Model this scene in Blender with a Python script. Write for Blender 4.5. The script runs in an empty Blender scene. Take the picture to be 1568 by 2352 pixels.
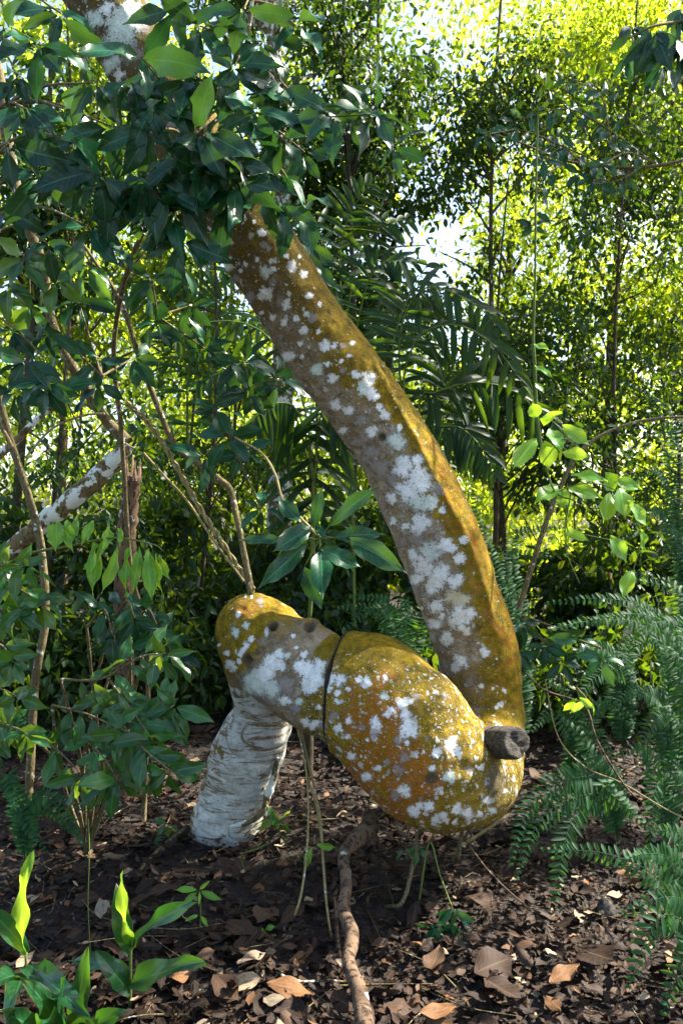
import bpy, math, random
import numpy as np
from mathutils import Vector, noise as mnoise

rng = np.random.default_rng(7)
random.seed(7)
R = math.radians
sc = bpy.context.scene
COL = sc.collection

# ------------------------------------------------------------------ camera, world, sun, exposure
EYE = 1.5
F = 1811.0
cam = bpy.data.cameras.new('camera')
cam.sensor_fit = 'VERTICAL'; cam.sensor_height = 36; cam.sensor_width = 24
cam.lens = 36 * F / 2352
cam.clip_start = 0.05; cam.clip_end = 400
cam.dof.use_dof = True; cam.dof.focus_distance = 3.0; cam.dof.aperture_fstop = 7
co = bpy.data.objects.new('camera', cam); COL.objects.link(co)
co.location = (0, 0, EYE); co.rotation_euler = (R(90), 0, 0)
sc.camera = co

SUN_AZ = 70      # degrees to the right of straight ahead
SUN_EL = 46
world = bpy.data.worlds.new('World'); sc.world = world; world.use_nodes = True
wn = world.node_tree.nodes; wl = world.node_tree.links
sky = wn.new('ShaderNodeTexSky'); sky.sky_type = 'NISHITA'; sky.sun_disc = False
sky.sun_elevation = R(SUN_EL); sky.sun_rotation = R(SUN_AZ)
sky.air_density = 1.0; sky.dust_density = 2.0; sky.ozone_density = 0.6
wn['Background'].inputs[1].default_value = 0.10
wl.new(sky.outputs[0], wn['Background'].inputs[0])
sd = bpy.data.lights.new('sun', 'SUN'); sd.energy = 5.0; sd.angle = R(0.5); sd.color = (1.0, 0.93, 0.8)
so = bpy.data.objects.new('sun', sd); COL.objects.link(so)
tosun = Vector((math.sin(R(SUN_AZ)) * math.cos(R(SUN_EL)), math.cos(R(SUN_AZ)) * math.cos(R(SUN_EL)), math.sin(R(SUN_EL))))
so.rotation_euler = tosun.to_track_quat('Z', 'Y').to_euler()
sc.view_settings.view_transform = 'Standard'; sc.view_settings.look = 'None'
sc.view_settings.exposure = 2.22; sc.view_settings.gamma = 1.0
sc.cycles.max_bounces = 8; sc.cycles.transmission_bounces = 4
try: sc.cycles.use_denoising = True
except Exception: pass

# ------------------------------------------------------------------ helpers
def P(x, y, d):
    """a point seen along the sight line (x, y) of the 1568 x 2352 photograph, d metres away"""
    return np.array([(x - 784) * d / F, d, EYE - (y - 1176) * d / F])
def D2(v):
    v = np.asarray(v); dd = np.maximum(v[..., 1], .05)
    return 784 + v[..., 0] * F / dd, 1176 + (EYE - v[..., 2]) * F / dd
def gz(x, y):
    x = np.asarray(x, float); y = np.asarray(y, float)
    z = .035 * np.sin(x * 2.1 + 1.3) * np.cos(y * 1.7 + .4) + .02 * np.sin(x * 5.3 + y * 3.9) + .012 * np.sin(x * 9.7 - y * 8.1)
    return z + .035 * np.maximum(y - 5, 0) * np.minimum(1, 1.0)
def G(x, d):
    """ground point at image column x, distance d"""
    X = (x - 784) * d / F
    return np.array([X, d, float(gz(X, d))])
def setp(o, label=None, cat=None, group=None, kind=None):
    if label: o['label'] = label
    if cat: o['category'] = cat
    if group: o['group'] = group
    if kind: o['kind'] = kind
    return o
def thing(name, loc, label, cat, group=None):
    o = bpy.data.objects.new(name, None); o.empty_display_size = .1
    COL.objects.link(o); o.location = [float(c) for c in loc]
    return setp(o, label, cat, group)
def link_mesh(name, me, mat, parent=None, smooth=True):
    if mat: me.materials.append(mat)
    o = bpy.data.objects.new(name, me); COL.objects.link(o)
    if smooth: me.polygons.foreach_set('use_smooth', np.ones(len(me.polygons), bool))
    if parent is not None:
        o.parent = parent
        n = len(me.vertices); c = np.empty(n * 3); me.vertices.foreach_get('co', c)
        c = c.reshape(-1, 3) - np.array(parent.location)
        me.vertices.foreach_set('co', c.ravel())
        me.update()
    return o
def np_mesh(name, V, Fq, nper):
    me = bpy.data.meshes.new(name)
    V = np.ascontiguousarray(V, dtype=np.float32); Fq = np.ascontiguousarray(Fq, dtype=np.int32)
    me.vertices.add(len(V)); me.vertices.foreach_set('co', V.ravel())
    nf = len(Fq); me.loops.add(nf * nper); me.loops.foreach_set('vertex_index', Fq.ravel())
    me.polygons.add(nf)
    me.polygons.foreach_set('loop_start', np.arange(0, nf * nper, nper, dtype=np.int32))
    me.polygons.foreach_set('loop_total', np.full(nf, nper, dtype=np.int32))
    me.update(calc_edges=True)
    return me
def unit(v): return v / np.maximum(np.linalg.norm(v, axis=-1, keepdims=True), 1e-9)
def catmull(pts, n):
    pts = np.asarray(pts, float); m = len(pts)
    Q = np.vstack([2 * pts[0] - pts[1], pts, 2 * pts[-1] - pts[-2]])
    out = []
    for i in range(m - 1):
        p0, p1, p2, p3 = Q[i:i + 4]
        k = n if i < m - 2 else n + 1
        for t in np.arange(k) / n:
            out.append(.5 * (2 * p1 + (p2 - p0) * t + (2 * p0 - 5 * p1 + 4 * p2 - p3) * t * t + (3 * p1 - p0 - 3 * p2 + p3) * t ** 3))
    return np.array(out)
class TB:
    """tubes gathered into one mesh"""
    def __init__(s): s.V = []; s.F = []; s.n = 0
    def tube(s, pts, rad, sides=8, sub=4, wob=0.0, cap=True):
        pts = np.asarray(pts, float); m = len(pts)
        rad = np.full(m, rad, float) if np.isscalar(rad) else np.asarray(rad, float)
        if len(rad) == 2 and m > 2: rad = np.linspace(rad[0], rad[1], m)
        a = catmull(np.hstack([pts, rad[:, None]]), sub) if sub > 1 else np.hstack([pts, rad[:, None]])
        c = a[:, :3]; r = np.maximum(a[:, 3], 1e-4)
        if wob:
            c = c + rng.normal(0, 1, c.shape) * wob * r[:, None]; r = r * (1 + rng.normal(0, wob * .6, len(r)))
        T = unit(np.gradient(c, axis=0))
        N = np.zeros_like(T); up = np.array([0, 0, 1.]) if abs(T[0][2]) < .9 else np.array([1., 0, 0])
        N[0] = unit(np.cross(T[0], up))
        for i in range(1, len(c)):
            v = N[i - 1] - T[i] * np.dot(N[i - 1], T[i]); N[i] = unit(v)
        B = np.cross(T, N)
        th = np.arange(sides) * 2 * np.pi / sides
        V = c[:, None] + r[:, None, None] * (np.cos(th)[None, :, None] * N[:, None] + np.sin(th)[None, :, None] * B[:, None])
        k = len(c); idx = np.arange(k * sides).reshape(k, sides) + s.n
        q = np.stack([idx[:-1], np.roll(idx[:-1], -1, 1), np.roll(idx[1:], -1, 1), idx[1:]], -1).reshape(-1, 4)
        s.V.append(V.reshape(-1, 3)); s.F.append(q); s.n += k * sides
        if cap:
            for ring, cc, fl in ((idx[0], c[0], 1), (idx[-1], c[-1], 0)):
                s.V.append(cc[None]); ci = s.n; s.n += 1
                a_, b_ = ring, np.roll(ring, -1)
                # quads pairing two edges of the cap fan
                q = np.stack([np.full(sides // 2, ci), a_[0::2][:sides // 2], b_[0::2][:sides // 2], np.roll(a_, -2)[0::2][:sides // 2]], -1)
                s.F.append(q)
        return s
    def build(s, name, mat, parent=None):
        return link_mesh(name, np_mesh(name, np.vstack(s.V), np.vstack(s.F), 4), mat, parent)

def prof_leaf(u): return np.clip(np.sin(np.pi * np.clip(u, 0, 1) ** .95), 0, 1) * (1 - .5 * sst_(.72, .96, u)) * .96 + .012
def sst_(a, b, x): t = np.clip((x - a) / (b - a), 0, 1); return t * t * (3 - 2 * t)
def prof_lance(u): return (u + .03) ** .6 * (1.01 - u) ** .75 / .52
def prof_round(u): return np.sqrt(np.clip(1 - (2 * u - 1) ** 2, 0, 1)) ** .8
class LM:
    """leaves gathered into one mesh: each leaf a curved, folded blade"""
    def __init__(s): s.V = []; s.F = []; s.T = []; s.U = []; s.n = 0
    def add(s, pos, dr, nr, L, W, bend=.3, fold=.2, nu=6, nv=4, wave=.0, tint=None, prof=prof_leaf, twist=0.0):
        pos = np.atleast_2d(np.asarray(pos, float)); N = len(pos)
        if N == 0: return s
        dr = unit(np.broadcast_to(np.asarray(dr, float), (N, 3))); nr = np.broadcast_to(np.asarray(nr, float), (N, 3))
        nr = unit(nr - dr * np.sum(nr * dr, 1, keepdims=True)); sd_ = np.cross(dr, nr)
        f = lambda a: np.broadcast_to(np.asarray(a, float), (N,))
        L, W, bend, fold = f(L), f(W), f(bend), f(fold)
        tint = rng.random(N) ** 1.7 if tint is None else f(tint)
        t2 = rng.random(N)
        if nu == 2:   # six-vertex far leaf
            u = np.array([0, .38, .72, 1, .38, .72]); v = np.array([0, 1, .75, 0, -1, -.75]); w = np.abs(v)
            quads = np.array([[0, 1, 2, 3], [0, 3, 5, 4]])
            vv = v
        else:
            U, Vv = np.meshgrid(np.linspace(0, 1, nu + 1), np.linspace(-1, 1, nv + 1), indexing='ij')
            u = U.ravel(); v = Vv.ravel(); pr = prof(u); vv = v * pr
            idx = np.arange((nu + 1) * (nv + 1)).reshape(nu + 1, nv + 1)
            quads = np.stack([idx[:-1, :-1], idx[1:, :-1], idx[1:, 1:], idx[:-1, 1:]], -1).reshape(-1, 4)
        k = len(u)
        x = u[None] * L[:, None]; y = vv[None] * W[:, None] * .5
        z = fold[:, None] * np.abs(y) - bend[:, None] * L[:, None] * u[None] ** 2
        x = x - .35 * (bend[:, None] ** 2) * L[:, None] * u[None] ** 3
        if wave:
            ph = rng.random((N, 1)) * 6.28; fr = 7 + rng.random((N, 1)) * 6
            z = z + wave * L[:, None] * np.sin(u[None] * fr + ph + 1.2 * v[None]) * np.abs(v[None]) * .12
            y = y * (1 + wave * .18 * np.sin(u[None] * fr * 2.1 + ph * 2 + v[None]))
            y = y + L[:, None] * wave * .05 * np.sin(u[None] * 3.1 + ph)
        if twist:
            tw = (rng.random((N, 1)) - .5) * twist * u[None]
            y, z = y * np.cos(tw) - z * np.sin(tw), y * np.sin(tw) + z * np.cos(tw)
        Vx = pos[:, None] + x[..., None] * dr[:, None] + y[..., None] * sd_[:, None] + z[..., None] * nr[:, None]
        s.V.append(Vx.reshape(-1, 3).astype(np.float32))
        s.F.append((quads[None] + (np.arange(N) * k)[:, None, None] + s.n).reshape(-1, 4))
        tt = np.zeros((N, k, 4), np.float32); tt[..., 0] = tint[:, None]; tt[..., 1] = t2[:, None]; tt[..., 2] = np.abs(v)[None]; tt[..., 3] = 1
        s.T.append(tt.reshape(-1, 4))
        uu = np.zeros((N, k, 3), np.float32); uu[..., 0] = u[None]; uu[..., 1] = v[None]; uu[..., 2] = (t2 * 50)[:, None]
        s.U.append(uu.reshape(-1, 3)); s.n += N * k
        return s
    def build(s, name, mat, parent=None, smooth=True):
        me = np_mesh(name, np.vstack(s.V), np.vstack(s.F), 4)
        a = me.attributes.new('tint', 'FLOAT_COLOR', 'POINT'); a.data.foreach_set('color', np.vstack(s.T).ravel())
        b = me.attributes.new('lf', 'FLOAT_VECTOR', 'POINT'); b.data.foreach_set('vector', np.vstack(s.U).ravel())
        return link_mesh(name, me, mat, parent, smooth)

# ------------------------------------------------------------------ materials
def newmat(name):
    m = bpy.data.materials.new(name); m.use_nodes = True
    nt = m.node_tree; return m, nt, nt.nodes, nt.links, nt.nodes['Principled BSDF']
def attr(ns, n): a = ns.new('ShaderNodeAttribute'); a.attribute_name = n; return a
def mth(ns, ln, op, a, b=None, c=None, clamp=False):
    n = ns.new('ShaderNodeMath'); n.operation = op; n.use_clamp = clamp
    for i, v in enumerate((a, b, c)):
        if v is None: continue
        if isinstance(v, (int, float)): n.inputs[i].default_value = v
        else: ln.new(v, n.inputs[i])
    return n.outputs[0]
def mixc(ns, ln, f, a, b, bt='MIX'):
    n = ns.new('ShaderNodeMix'); n.data_type = 'RGBA'; n.blend_type = bt
    for k, v in ((0, f), (6, a), (7, b)):
        if isinstance(v, (int, float)): n.inputs[k].default_value = v
        elif isinstance(v, tuple): n.inputs[k].default_value = (*v, 1) if len(v) == 3 else v
        else: ln.new(v, n.inputs[k])
    return n.outputs[2]
def nz(ns, ln, scale, detail=4, rough=.55, vec=None, dist=0):
    n = ns.new('ShaderNodeTexNoise'); n.inputs['Scale'].default_value = scale; n.inputs['Detail'].default_value = detail
    n.inputs['Roughness'].default_value = rough; n.inputs['Distortion'].default_value = dist
    if vec is not None: ln.new(vec, n.inputs['Vector'])
    return n.outputs[0]
def mapr(ns, ln, v, a, b, c=0, d=1):
    n = ns.new('ShaderNodeMapRange'); n.inputs[1].default_value = a; n.inputs[2].default_value = b
    n.inputs[3].default_value = c; n.inputs[4].default_value = d; ln.new(v, n.inputs[0]); return n.outputs[0]
def leafmat(name, ca, cb, ta, tb, tr=.45, rough=.38, spec=.5, veins=True, blem=True):
    m, nt, ns, ln, p = newmat(name)
    at = attr(ns, 'tint'); lf = attr(ns, 'lf')
    s1 = ns.new('ShaderNodeSeparateColor'); ln.new(at.outputs['Color'], s1.inputs[0])
    base = mixc(ns, ln, s1.outputs[0], ca, cb); tc = mixc(ns, ln, s1.outputs[1], ta, tb)
    if blem:
        nn = nz(ns, ln, 9, 4, .6, lf.outputs['Vector'])
        fl = nz(ns, ln, 38, 2, .5, lf.outputs['Vector'])
        base = mixc(ns, ln, mapr(ns, ln, fl, .735, .76, 0, .7), base, (.45, .5, .38))
        s3 = ns.new('ShaderNodeSeparateXYZ'); ln.new(lf.outputs['Vector'], s3.inputs[0])
        ed = mth(ns, ln, 'MULTIPLY', mapr(ns, ln, mth(ns, ln, 'ADD', mth(ns, ln, 'MAXIMUM', mth(ns, ln, 'ABSOLUTE', s3.outputs[1]), s3.outputs[0]), mth(ns, ln, 'MULTIPLY', nn, .5)), 1.16, 1.3), mapr(ns, ln, s1.outputs[1], .55, .8, 0, .8))
        base = mixc(ns, ln, ed, base, (.16, .10, .03))
        base = mixc(ns, ln, mapr(ns, ln, nn, .66, .74), base, tuple(min(1, c * 2.2 + .05) for c in (ca[0] * 1.5, ca[1], ca[2])))
        base = mixc(ns, ln, mapr(ns, ln, nz(ns, ln, 3, 3, .5, lf.outputs['Vector']), .35, .7, .0, .5), base, tuple(c * .45 for c in ca))
    if veins:
        s2 = ns.new('ShaderNodeSeparateXYZ'); ln.new(lf.outputs['Vector'], s2.inputs[0])
        av = mth(ns, ln, 'ABSOLUTE', s2.outputs[1])
        mid = mapr(ns, ln, av, .02, .09, 1, 0)
        w = mth(ns, ln, 'SINE', mth(ns, ln, 'MULTIPLY', mth(ns, ln, 'SUBTRACT', s2.outputs[0], mth(ns, ln, 'MULTIPLY', av, .16)), 62.8))
        side = mapr(ns, ln, w, .86, 1.0, 0, .4)
        ve = mth(ns, ln, 'MAXIMUM', mid, side)
        base = mixc(ns, ln, mth(ns, ln, 'MULTIPLY', ve, .55), base, tuple(min(1, c * 2 + .03) for c in cb))
        bmp = ns.new('ShaderNodeBump'); bmp.inputs['Strength'].default_value = .25; bmp.inputs['Distance'].default_value = .002
        ln.new(mth(ns, ln, 'SUBTRACT', nz(ns, ln, 2.5, 2, .5, lf.outputs['Vector']), mth(ns, ln, 'MULTIPLY', ve, .5)), bmp.inputs['Height'])
        ln.new(bmp.outputs[0], p.inputs['Normal'])
    ln.new(base, p.inputs['Base Color']); p.inputs['Roughness'].default_value = rough
    p.inputs['Specular IOR Level'].default_value = spec
    t = ns.new('ShaderNodeBsdfTranslucent'); ln.new(tc, t.inputs[0])
    mx = ns.new('ShaderNodeMixShader'); mx.inputs[0].default_value = tr
    ln.new(p.outputs[0], mx.inputs[1]); ln.new(t.outputs[0], mx.inputs[2])
    ln.new(mx.outputs[0], ns['Material Output'].inputs[0])
    return m
def barkmat(name, a, b, c, scale=20, bump=.006, thr=(.5, .56), lich=(.5, .52, .46), lt=(.62, .66)):
    m, nt, ns, ln, p = newmat(name)
    g = ns.new('ShaderNodeNewGeometry'); v = g.outputs['Position']
    mp = ns.new('ShaderNodeMapping'); mp.inputs['Scale'].default_value = (1, 1, .45); ln.new(v, mp.inputs[0])
    n1 = nz(ns, ln, scale, 6, .65, mp.outputs[0]); n2 = nz(ns, ln, scale * 4, 6, .7, mp.outputs[0]); n3 = nz(ns, ln, scale * .7, 5, .6, v)
    col = mixc(ns, ln, mapr(ns, ln, n1, .35, .65), a, b); col = mixc(ns, ln, mapr(ns, ln, n2, *thr), col, c)
    col = mixc(ns, ln, mapr(ns, ln, n3, *lt), col, lich)
    ln.new(col, p.inputs['Base Color']); p.inputs['Roughness'].default_value = .9; p.inputs['Specular IOR Level'].default_value = .2
    bm = ns.new('ShaderNodeBump'); bm.inputs['Distance'].default_value = bump; bm.inputs['Strength'].default_value = .9
    ln.new(mth(ns, ln, 'ADD', n1, mth(ns, ln, 'MULTIPLY', n2, .6)), bm.inputs['Height']); ln.new(bm.outputs[0], p.inputs['Normal'])
    return m

M_dark = leafmat('broad_leaf_dark', (.003, .028, .012), (.012, .09, .03), (.03, .13, .02), (.14, .30, .03), .14, .34, .3)
M_mid = leafmat('leaf_mid', (.005, .052, .012), (.03, .15, .028), (.12, .27, .01), (.3, .45, .03), .32, .36, .5)
M_lime = leafmat('leaf_lime', (.06, .24, .02), (.15, .38, .03), (.35, .6, .02), (.55, .75, .05), .5, .36, .5)
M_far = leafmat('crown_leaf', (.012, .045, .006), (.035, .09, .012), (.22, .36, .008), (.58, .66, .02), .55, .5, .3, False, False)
M_farshaded = leafmat('crown_leaf_shaded', (.006, .026, .007), (.018, .06, .012), (.06, .15, .004), (.2, .32, .01), .26, .45, .25, False, False)  # shaded copy of the crown leaf: silhouette darkness put into its colour
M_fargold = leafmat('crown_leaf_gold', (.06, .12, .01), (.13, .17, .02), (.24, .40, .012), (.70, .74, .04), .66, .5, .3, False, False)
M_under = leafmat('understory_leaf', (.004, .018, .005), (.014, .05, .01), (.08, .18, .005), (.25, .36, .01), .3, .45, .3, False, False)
M_fern = leafmat('fern_leaf', (.006, .04, .014), (.02, .095, .028), (.08, .26, .02), (.2, .4, .04), .34, .6, .22, False, False)
M_palm = leafmat('palm_leaf', (.004, .020, .007), (.011, .045, .013), (.09, .24, .005), (.24, .42, .01), .26, .5, .15)
M_ginger = leafmat('ginger_leaf', (.005, .035, .014), (.016, .085, .025), (.06, .22, .01), (.15, .35, .02), .25, .3, .5)
M_bark = barkmat('bark_brown', (.09, .06, .035), (.17, .12, .065), (.05, .035, .02), 22)
M_barkdark = barkmat('bark_dark', (.05, .038, .022), (.09, .07, .04), (.025, .02, .012), 18, lt=(.68, .74))
M_twig = barkmat('twig_bark', (.11, .09, .04), (.2, .16, .08), (.06, .045, .02), 40, .003)
M_green = barkmat('green_stem', (.07, .12, .02), (.13, .19, .04), (.09, .10, .03), 30, .001, lt=(.8, .9))
M_dry = barkmat('dry_stem', (.22, .18, .07), (.34, .28, .12), (.16, .11, .05), 60, .001)
M_lichbark = barkmat('lichened_bark', (.14, .11, .05), (.2, .15, .07), (.07, .05, .02), 20, .006, lich=(.62, .66, .6), lt=(.5, .54))
M_rot = barkmat('rotten_wood', (.07, .045, .028), (.2, .13, .08), (.03, .02, .013), 13, .006, (.5, .56), lt=(.63, .67))

# litter: brown dead leaves
def littermat(name):
    m, nt, ns, ln, p = newmat(name)
    at = attr(ns, 'tint'); lf = attr(ns, 'lf')
    s1 = ns.new('ShaderNodeSeparateColor'); ln.new(at.outputs['Color'], s1.inputs[0])
    cr = ns.new('ShaderNodeValToRGB'); e = cr.color_ramp.elements
    e[0].position = 0; e[0].color = (.014, .009, .007, 1); e[1].position = 1; e[1].color = (.34, .26, .16, 1)
    for ps, c in ((.45, (.018, .0095, .006)), (.68, (.045, .025, .015)), (.82, (.09, .051, .030)), (.90, (.17, .080, .030)), (.94, (.22, .18, .13))):
        k = e.new(ps); k.color = (*c, 1)
    ln.new(s1.outputs[0], cr.inputs[0])
    n1 = nz(ns, ln, 6, 5, .6, lf.outputs['Vector'])
    c = mixc(ns, ln, mapr(ns, ln, n1, .45, .75, 0, .8), cr.outputs[0], (.03, .02, .014))
    s2 = ns.new('ShaderNodeSeparateXYZ'); ln.new(lf.outputs['Vector'], s2.inputs[0])
    av = mth(ns, ln, 'ABSOLUTE', s2.outputs[1])
    w = mth(ns, ln, 'SINE', mth(ns, ln, 'MULTIPLY', mth(ns, ln, 'SUBTRACT', s2.outputs[0], mth(ns, ln, 'MULTIPLY', av, .2)), 50))
    ve = mth(ns, ln, 'MAXIMUM', mapr(ns, ln, av, .02, .08, 1, 0), mapr(ns, ln, w, .85, 1, 0, .4))
    c = mixc(ns, ln, mth(ns, ln, 'MULTIPLY', ve, .15), c, (.3, .22, .13))
    ln.new(c, p.inputs['Base Color']); p.inputs['Roughness'].default_value = .65; p.inputs['Specular IOR Level'].default_value = .15
    b = ns.new('ShaderNodeBump'); b.inputs['Distance'].default_value = .002; b.inputs['Strength'].default_value = .5
    ln.new(mth(ns, ln, 'SUBTRACT', n1, mth(ns, ln, 'MULTIPLY', ve, .4)), b.inputs['Height']); ln.new(b.outputs[0], p.inputs['Normal'])
    return m
M_litter = littermat('dead_leaf')
def soilmat():
    m, nt, ns, ln, p = newmat('forest_soil')
    g = ns.new('ShaderNodeNewGeometry'); v = g.outputs['Position']
    n1 = nz(ns, ln, 6, 8, .7, v); n2 = nz(ns, ln, 45, 6, .7, v)
    vo = ns.new('ShaderNodeTexVoronoi'); vo.inputs['Scale'].default_value = 28; ln.new(v, vo.inputs['Vector'])
    c = mixc(ns, ln, mapr(ns, ln, n1, .3, .7), (.010, .007, .005), (.03, .02, .014))
    c = mixc(ns, ln, mapr(ns, ln, n2, .5, .62), c, (.09, .06, .04))
    c = mixc(ns, ln, .35, c, mixc(ns, ln, .7, vo.outputs['Color'], (.08, .05, .03)), 'MULTIPLY')
    ln.new(c, p.inputs['Base Color']); p.inputs['Roughness'].default_value = .95
    b = ns.new('ShaderNodeBump'); b.inputs['Distance'].default_value = .02
    ln.new(mth(ns, ln, 'ADD', n2, vo.outputs['Distance']), b.inputs['Height']); ln.new(b.outputs[0], p.inputs['Normal'])
    return m
M_soil = soilmat()

# ------------------------------------------------------------------ ground
gx = np.concatenate([np.linspace(-80, -8, 25)[:-1], np.linspace(-8, 8, 161), np.linspace(8, 80, 25)[1:]])
gy = np.concatenate([np.linspace(-30, 0, 12)[:-1], np.linspace(0, 14, 141), np.linspace(14, 140, 30)[1:]])
GX, GY = np.meshgrid(gx, gy, indexing='ij'); GZ = gz(GX, GY)
idx = np.arange(GX.size).reshape(GX.shape)
q = np.stack([idx[:-1, :-1], idx[1:, :-1], idx[1:, 1:], idx[:-1, 1:]], -1).reshape(-1, 4)
go = link_mesh('ground', np_mesh('ground', np.stack([GX, GY, GZ], -1).reshape(-1, 3), q, 4), M_soil)
setp(go, kind='structure'); go['label'] = 'dark forest soil under the dead leaves'

# ------------------------------------------------------------------ the twisted tree
def pc(x, y, d, r): return [*P(x, y, d), r * d / F]
base_p = [pc(500, 1990, 3.76, 78), pc(516, 1900, 3.72, 74), pc(529, 1855, 3.70, 75), pc(549, 1800, 3.67, 80), pc(565, 1745, 3.63, 84), pc(585, 1690, 3.6, 79), pc(603, 1640, 3.56, 70), pc(606, 1590, 3.5, 70), pc(590, 1530, 3.44, 74), pc(574, 1470, 3.38, 76)]
log_p = [pc(574, 1443, 3.36, 81), pc(600, 1466, 3.34, 95), pc(640, 1505, 3.3, 107), pc(690, 1540, 3.25, 112), pc(735, 1568, 3.19, 112), pc(800, 1600, 3.12, 108)]
bulge_p = [pc(787, 1583, 3.16, 126), pc(808, 1588, 3.13, 135), pc(838, 1600, 3.10, 144), pc(872, 1622, 3.07, 148), pc(905, 1658, 3.05, 150), pc(935, 1688, 3.03, 156), pc(970, 1738, 3.01, 152), pc(1000, 1766, 3.02, 139)]
turn_p = [pc(972, 1740, 3.01, 150), pc(1003, 1767, 3.02, 138), pc(1045, 1784, 3.05, 119), pc(1083, 1779, 3.12, 107), pc(1105, 1745, 3.21, 97), pc(1111, 1685, 3.31, 92), pc(1108, 1620, 3.37, 93), pc(1101, 1530, 3.37, 94), pc(1078, 1440, 3.34, 93), pc(1052, 1360, 3.29, 93), pc(1020, 1270, 3.28, 97), pc(966, 1150, 3.26, 96), pc(905, 1030, 3.24, 92), pc(838, 930, 3.22, 92), pc(765, 830, 3.18, 91), pc(690, 720, 3.14, 87), pc(620, 610, 3.1, 90), pc(560, 520, 3.06, 88), pc(500, 430, 3.02, 86), pc(430, 320, 3.0, 84), pc(350, 190, 3.0, 82), pc(270, 60, 3.0, 82), pc(190, -80, 3.02, 80), pc(60, -300, 3.1, 78), pc(-60, -560, 3.2, 72), pc(-120, -860, 3.3, 62), pc(-100, -1200, 3.4, 50)]
def spheres(path, sub, skip0=0):
    a = catmull(path, sub)[skip0:]
    th = np.linspace(0, np.pi, 15); ph = np.arange(24) * 2 * np.pi / 24
    TH, PH = np.meshgrid(th, ph, indexing='ij')
    S = np.stack([np.sin(TH) * np.cos(PH), np.sin(TH) * np.sin(PH), np.cos(TH)], -1).reshape(-1, 3)
    id_ = np.arange(15 * 24).reshape(15, 24)
    qq = np.stack([id_[:-1], np.roll(id_[:-1], -1, 1), np.roll(id_[1:], -1, 1), id_[1:]], -1).reshape(-1, 4)
    V = a[:, None, :3] + a[:, 3, None, None] * S[None]
    Fq = (qq[None] + (np.arange(len(a)) * 360)[:, None, None]).reshape(-1, 4)
    return V.reshape(-1, 3), Fq
Vs = []; Fs = []; off = 0
for pth, sub, sk in ((base_p, 8, 0), (log_p, 8, 0), (turn_p, 8, 0)):
    v, f = spheres(pth, sub, sk); Vs.append(v); Fs.append(f + off); off += len(v)
tb = TB(); a = catmull(bulge_p, 6)
tb.tube(a[:, :3], a[:, 3], 48, 1)
Vs.append(np.vstack(tb.V)); Fs.append(np.vstack(tb.F) + off); off += tb.n
v, f = spheres([pc(950, 1660, 3.0, 130), pc(988, 1686, 2.98, 104), pc(998, 1715, 2.98, 106)], 5); Vs.append(v); Fs.append(f + off); off += len(v)
v, f = spheres(np.array(bulge_p)[4:], 6); Vs.append(v); Fs.append(f + off); off += len(v)
me = np_mesh('raw', np.vstack(Vs), np.vstack(Fs), 4)
tmp = bpy.data.objects.new('tmp', me); COL.objects.link(tmp)
md = tmp.modifiers.new('r', 'REMESH'); md.mode = 'VOXEL'; md.voxel_size = .0075; md.adaptivity = 0
sm = tmp.modifiers.new('s', 'SMOOTH'); sm.factor = .5; sm.iterations = 5
dg = bpy.context.evaluated_depsgraph_get(); dg.update()
tm = bpy.data.meshes.new_from_object(tmp.evaluated_get(dg)); tm.name = 'trunk'
bpy.data.objects.remove(tmp)
nv = len(tm.vertices); TV = np.empty(nv * 3, np.float32); tm.vertices.foreach_get('co', TV); TV = TV.reshape(-1, 3).astype(float)
TN = np.empty(nv * 3, np.float32); tm.vertex_normals.foreach_get('vector', TN); TN = TN.reshape(-1, 3).astype(float)
X, Y = D2(TV)
def sst(a, b, x): t = np.clip((x - a) / (b - a), 0, 1); return t * t * (3 - 2 * t)
# nearest path sample -> which section
secs = [catmull(p_, 8) for p_ in (base_p, log_p, bulge_p, turn_p)]
best = np.full(nv, 9.); sec = np.zeros(nv, int); tpar = np.zeros(nv)
for si, a in enumerate(secs):
    for j in range(len(a)):
        d_ = np.linalg.norm(TV - a[j, :3], axis=1) - a[j, 3]
        mk = d_ < best; best[mk] = d_[mk]; sec[mk] = si; tpar[mk] = j / 8
is_base = (sec == 0) & (tpar < 8); is_log = (sec == 1) | ((sec == 0) & ~is_base)
upper = (sec == 3) & (tpar > 4.5); bulge = (sec == 2) | ((sec == 3) & ~upper)
# displacement
disp = np.zeros(nv)
nlo = np.array([mnoise.noise(Vector(v * 3.2)) for v in TV]); nmi = np.array([mnoise.noise(Vector(v * 11)) for v in TV]); nhi = np.array([mnoise.noise(Vector(v * 38)) for v in TV])
nmm = np.array([mnoise.noise(Vector(v * 22)) for v in TV])
disp += .012 * nlo + .0045 * nmi + .0022 * nhi - .004 * np.abs(nmm)
# wrinkled folds round the leaning foot
axb = unit(np.array(base_p[6][:3]) - np.array(base_p[1][:3])); sb = TV @ axb
wr = np.sin(sb * 27 + nlo * 5 + nmi * 1.2 + TV[:, 0] * 7 + TV[:, 1] * 5); disp += np.where(is_base, (.003 + .003 * nlo) * (np.minimum(np.abs(wr) * 2.2, 1) - .5) + .007 * nmi, 0)
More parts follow.
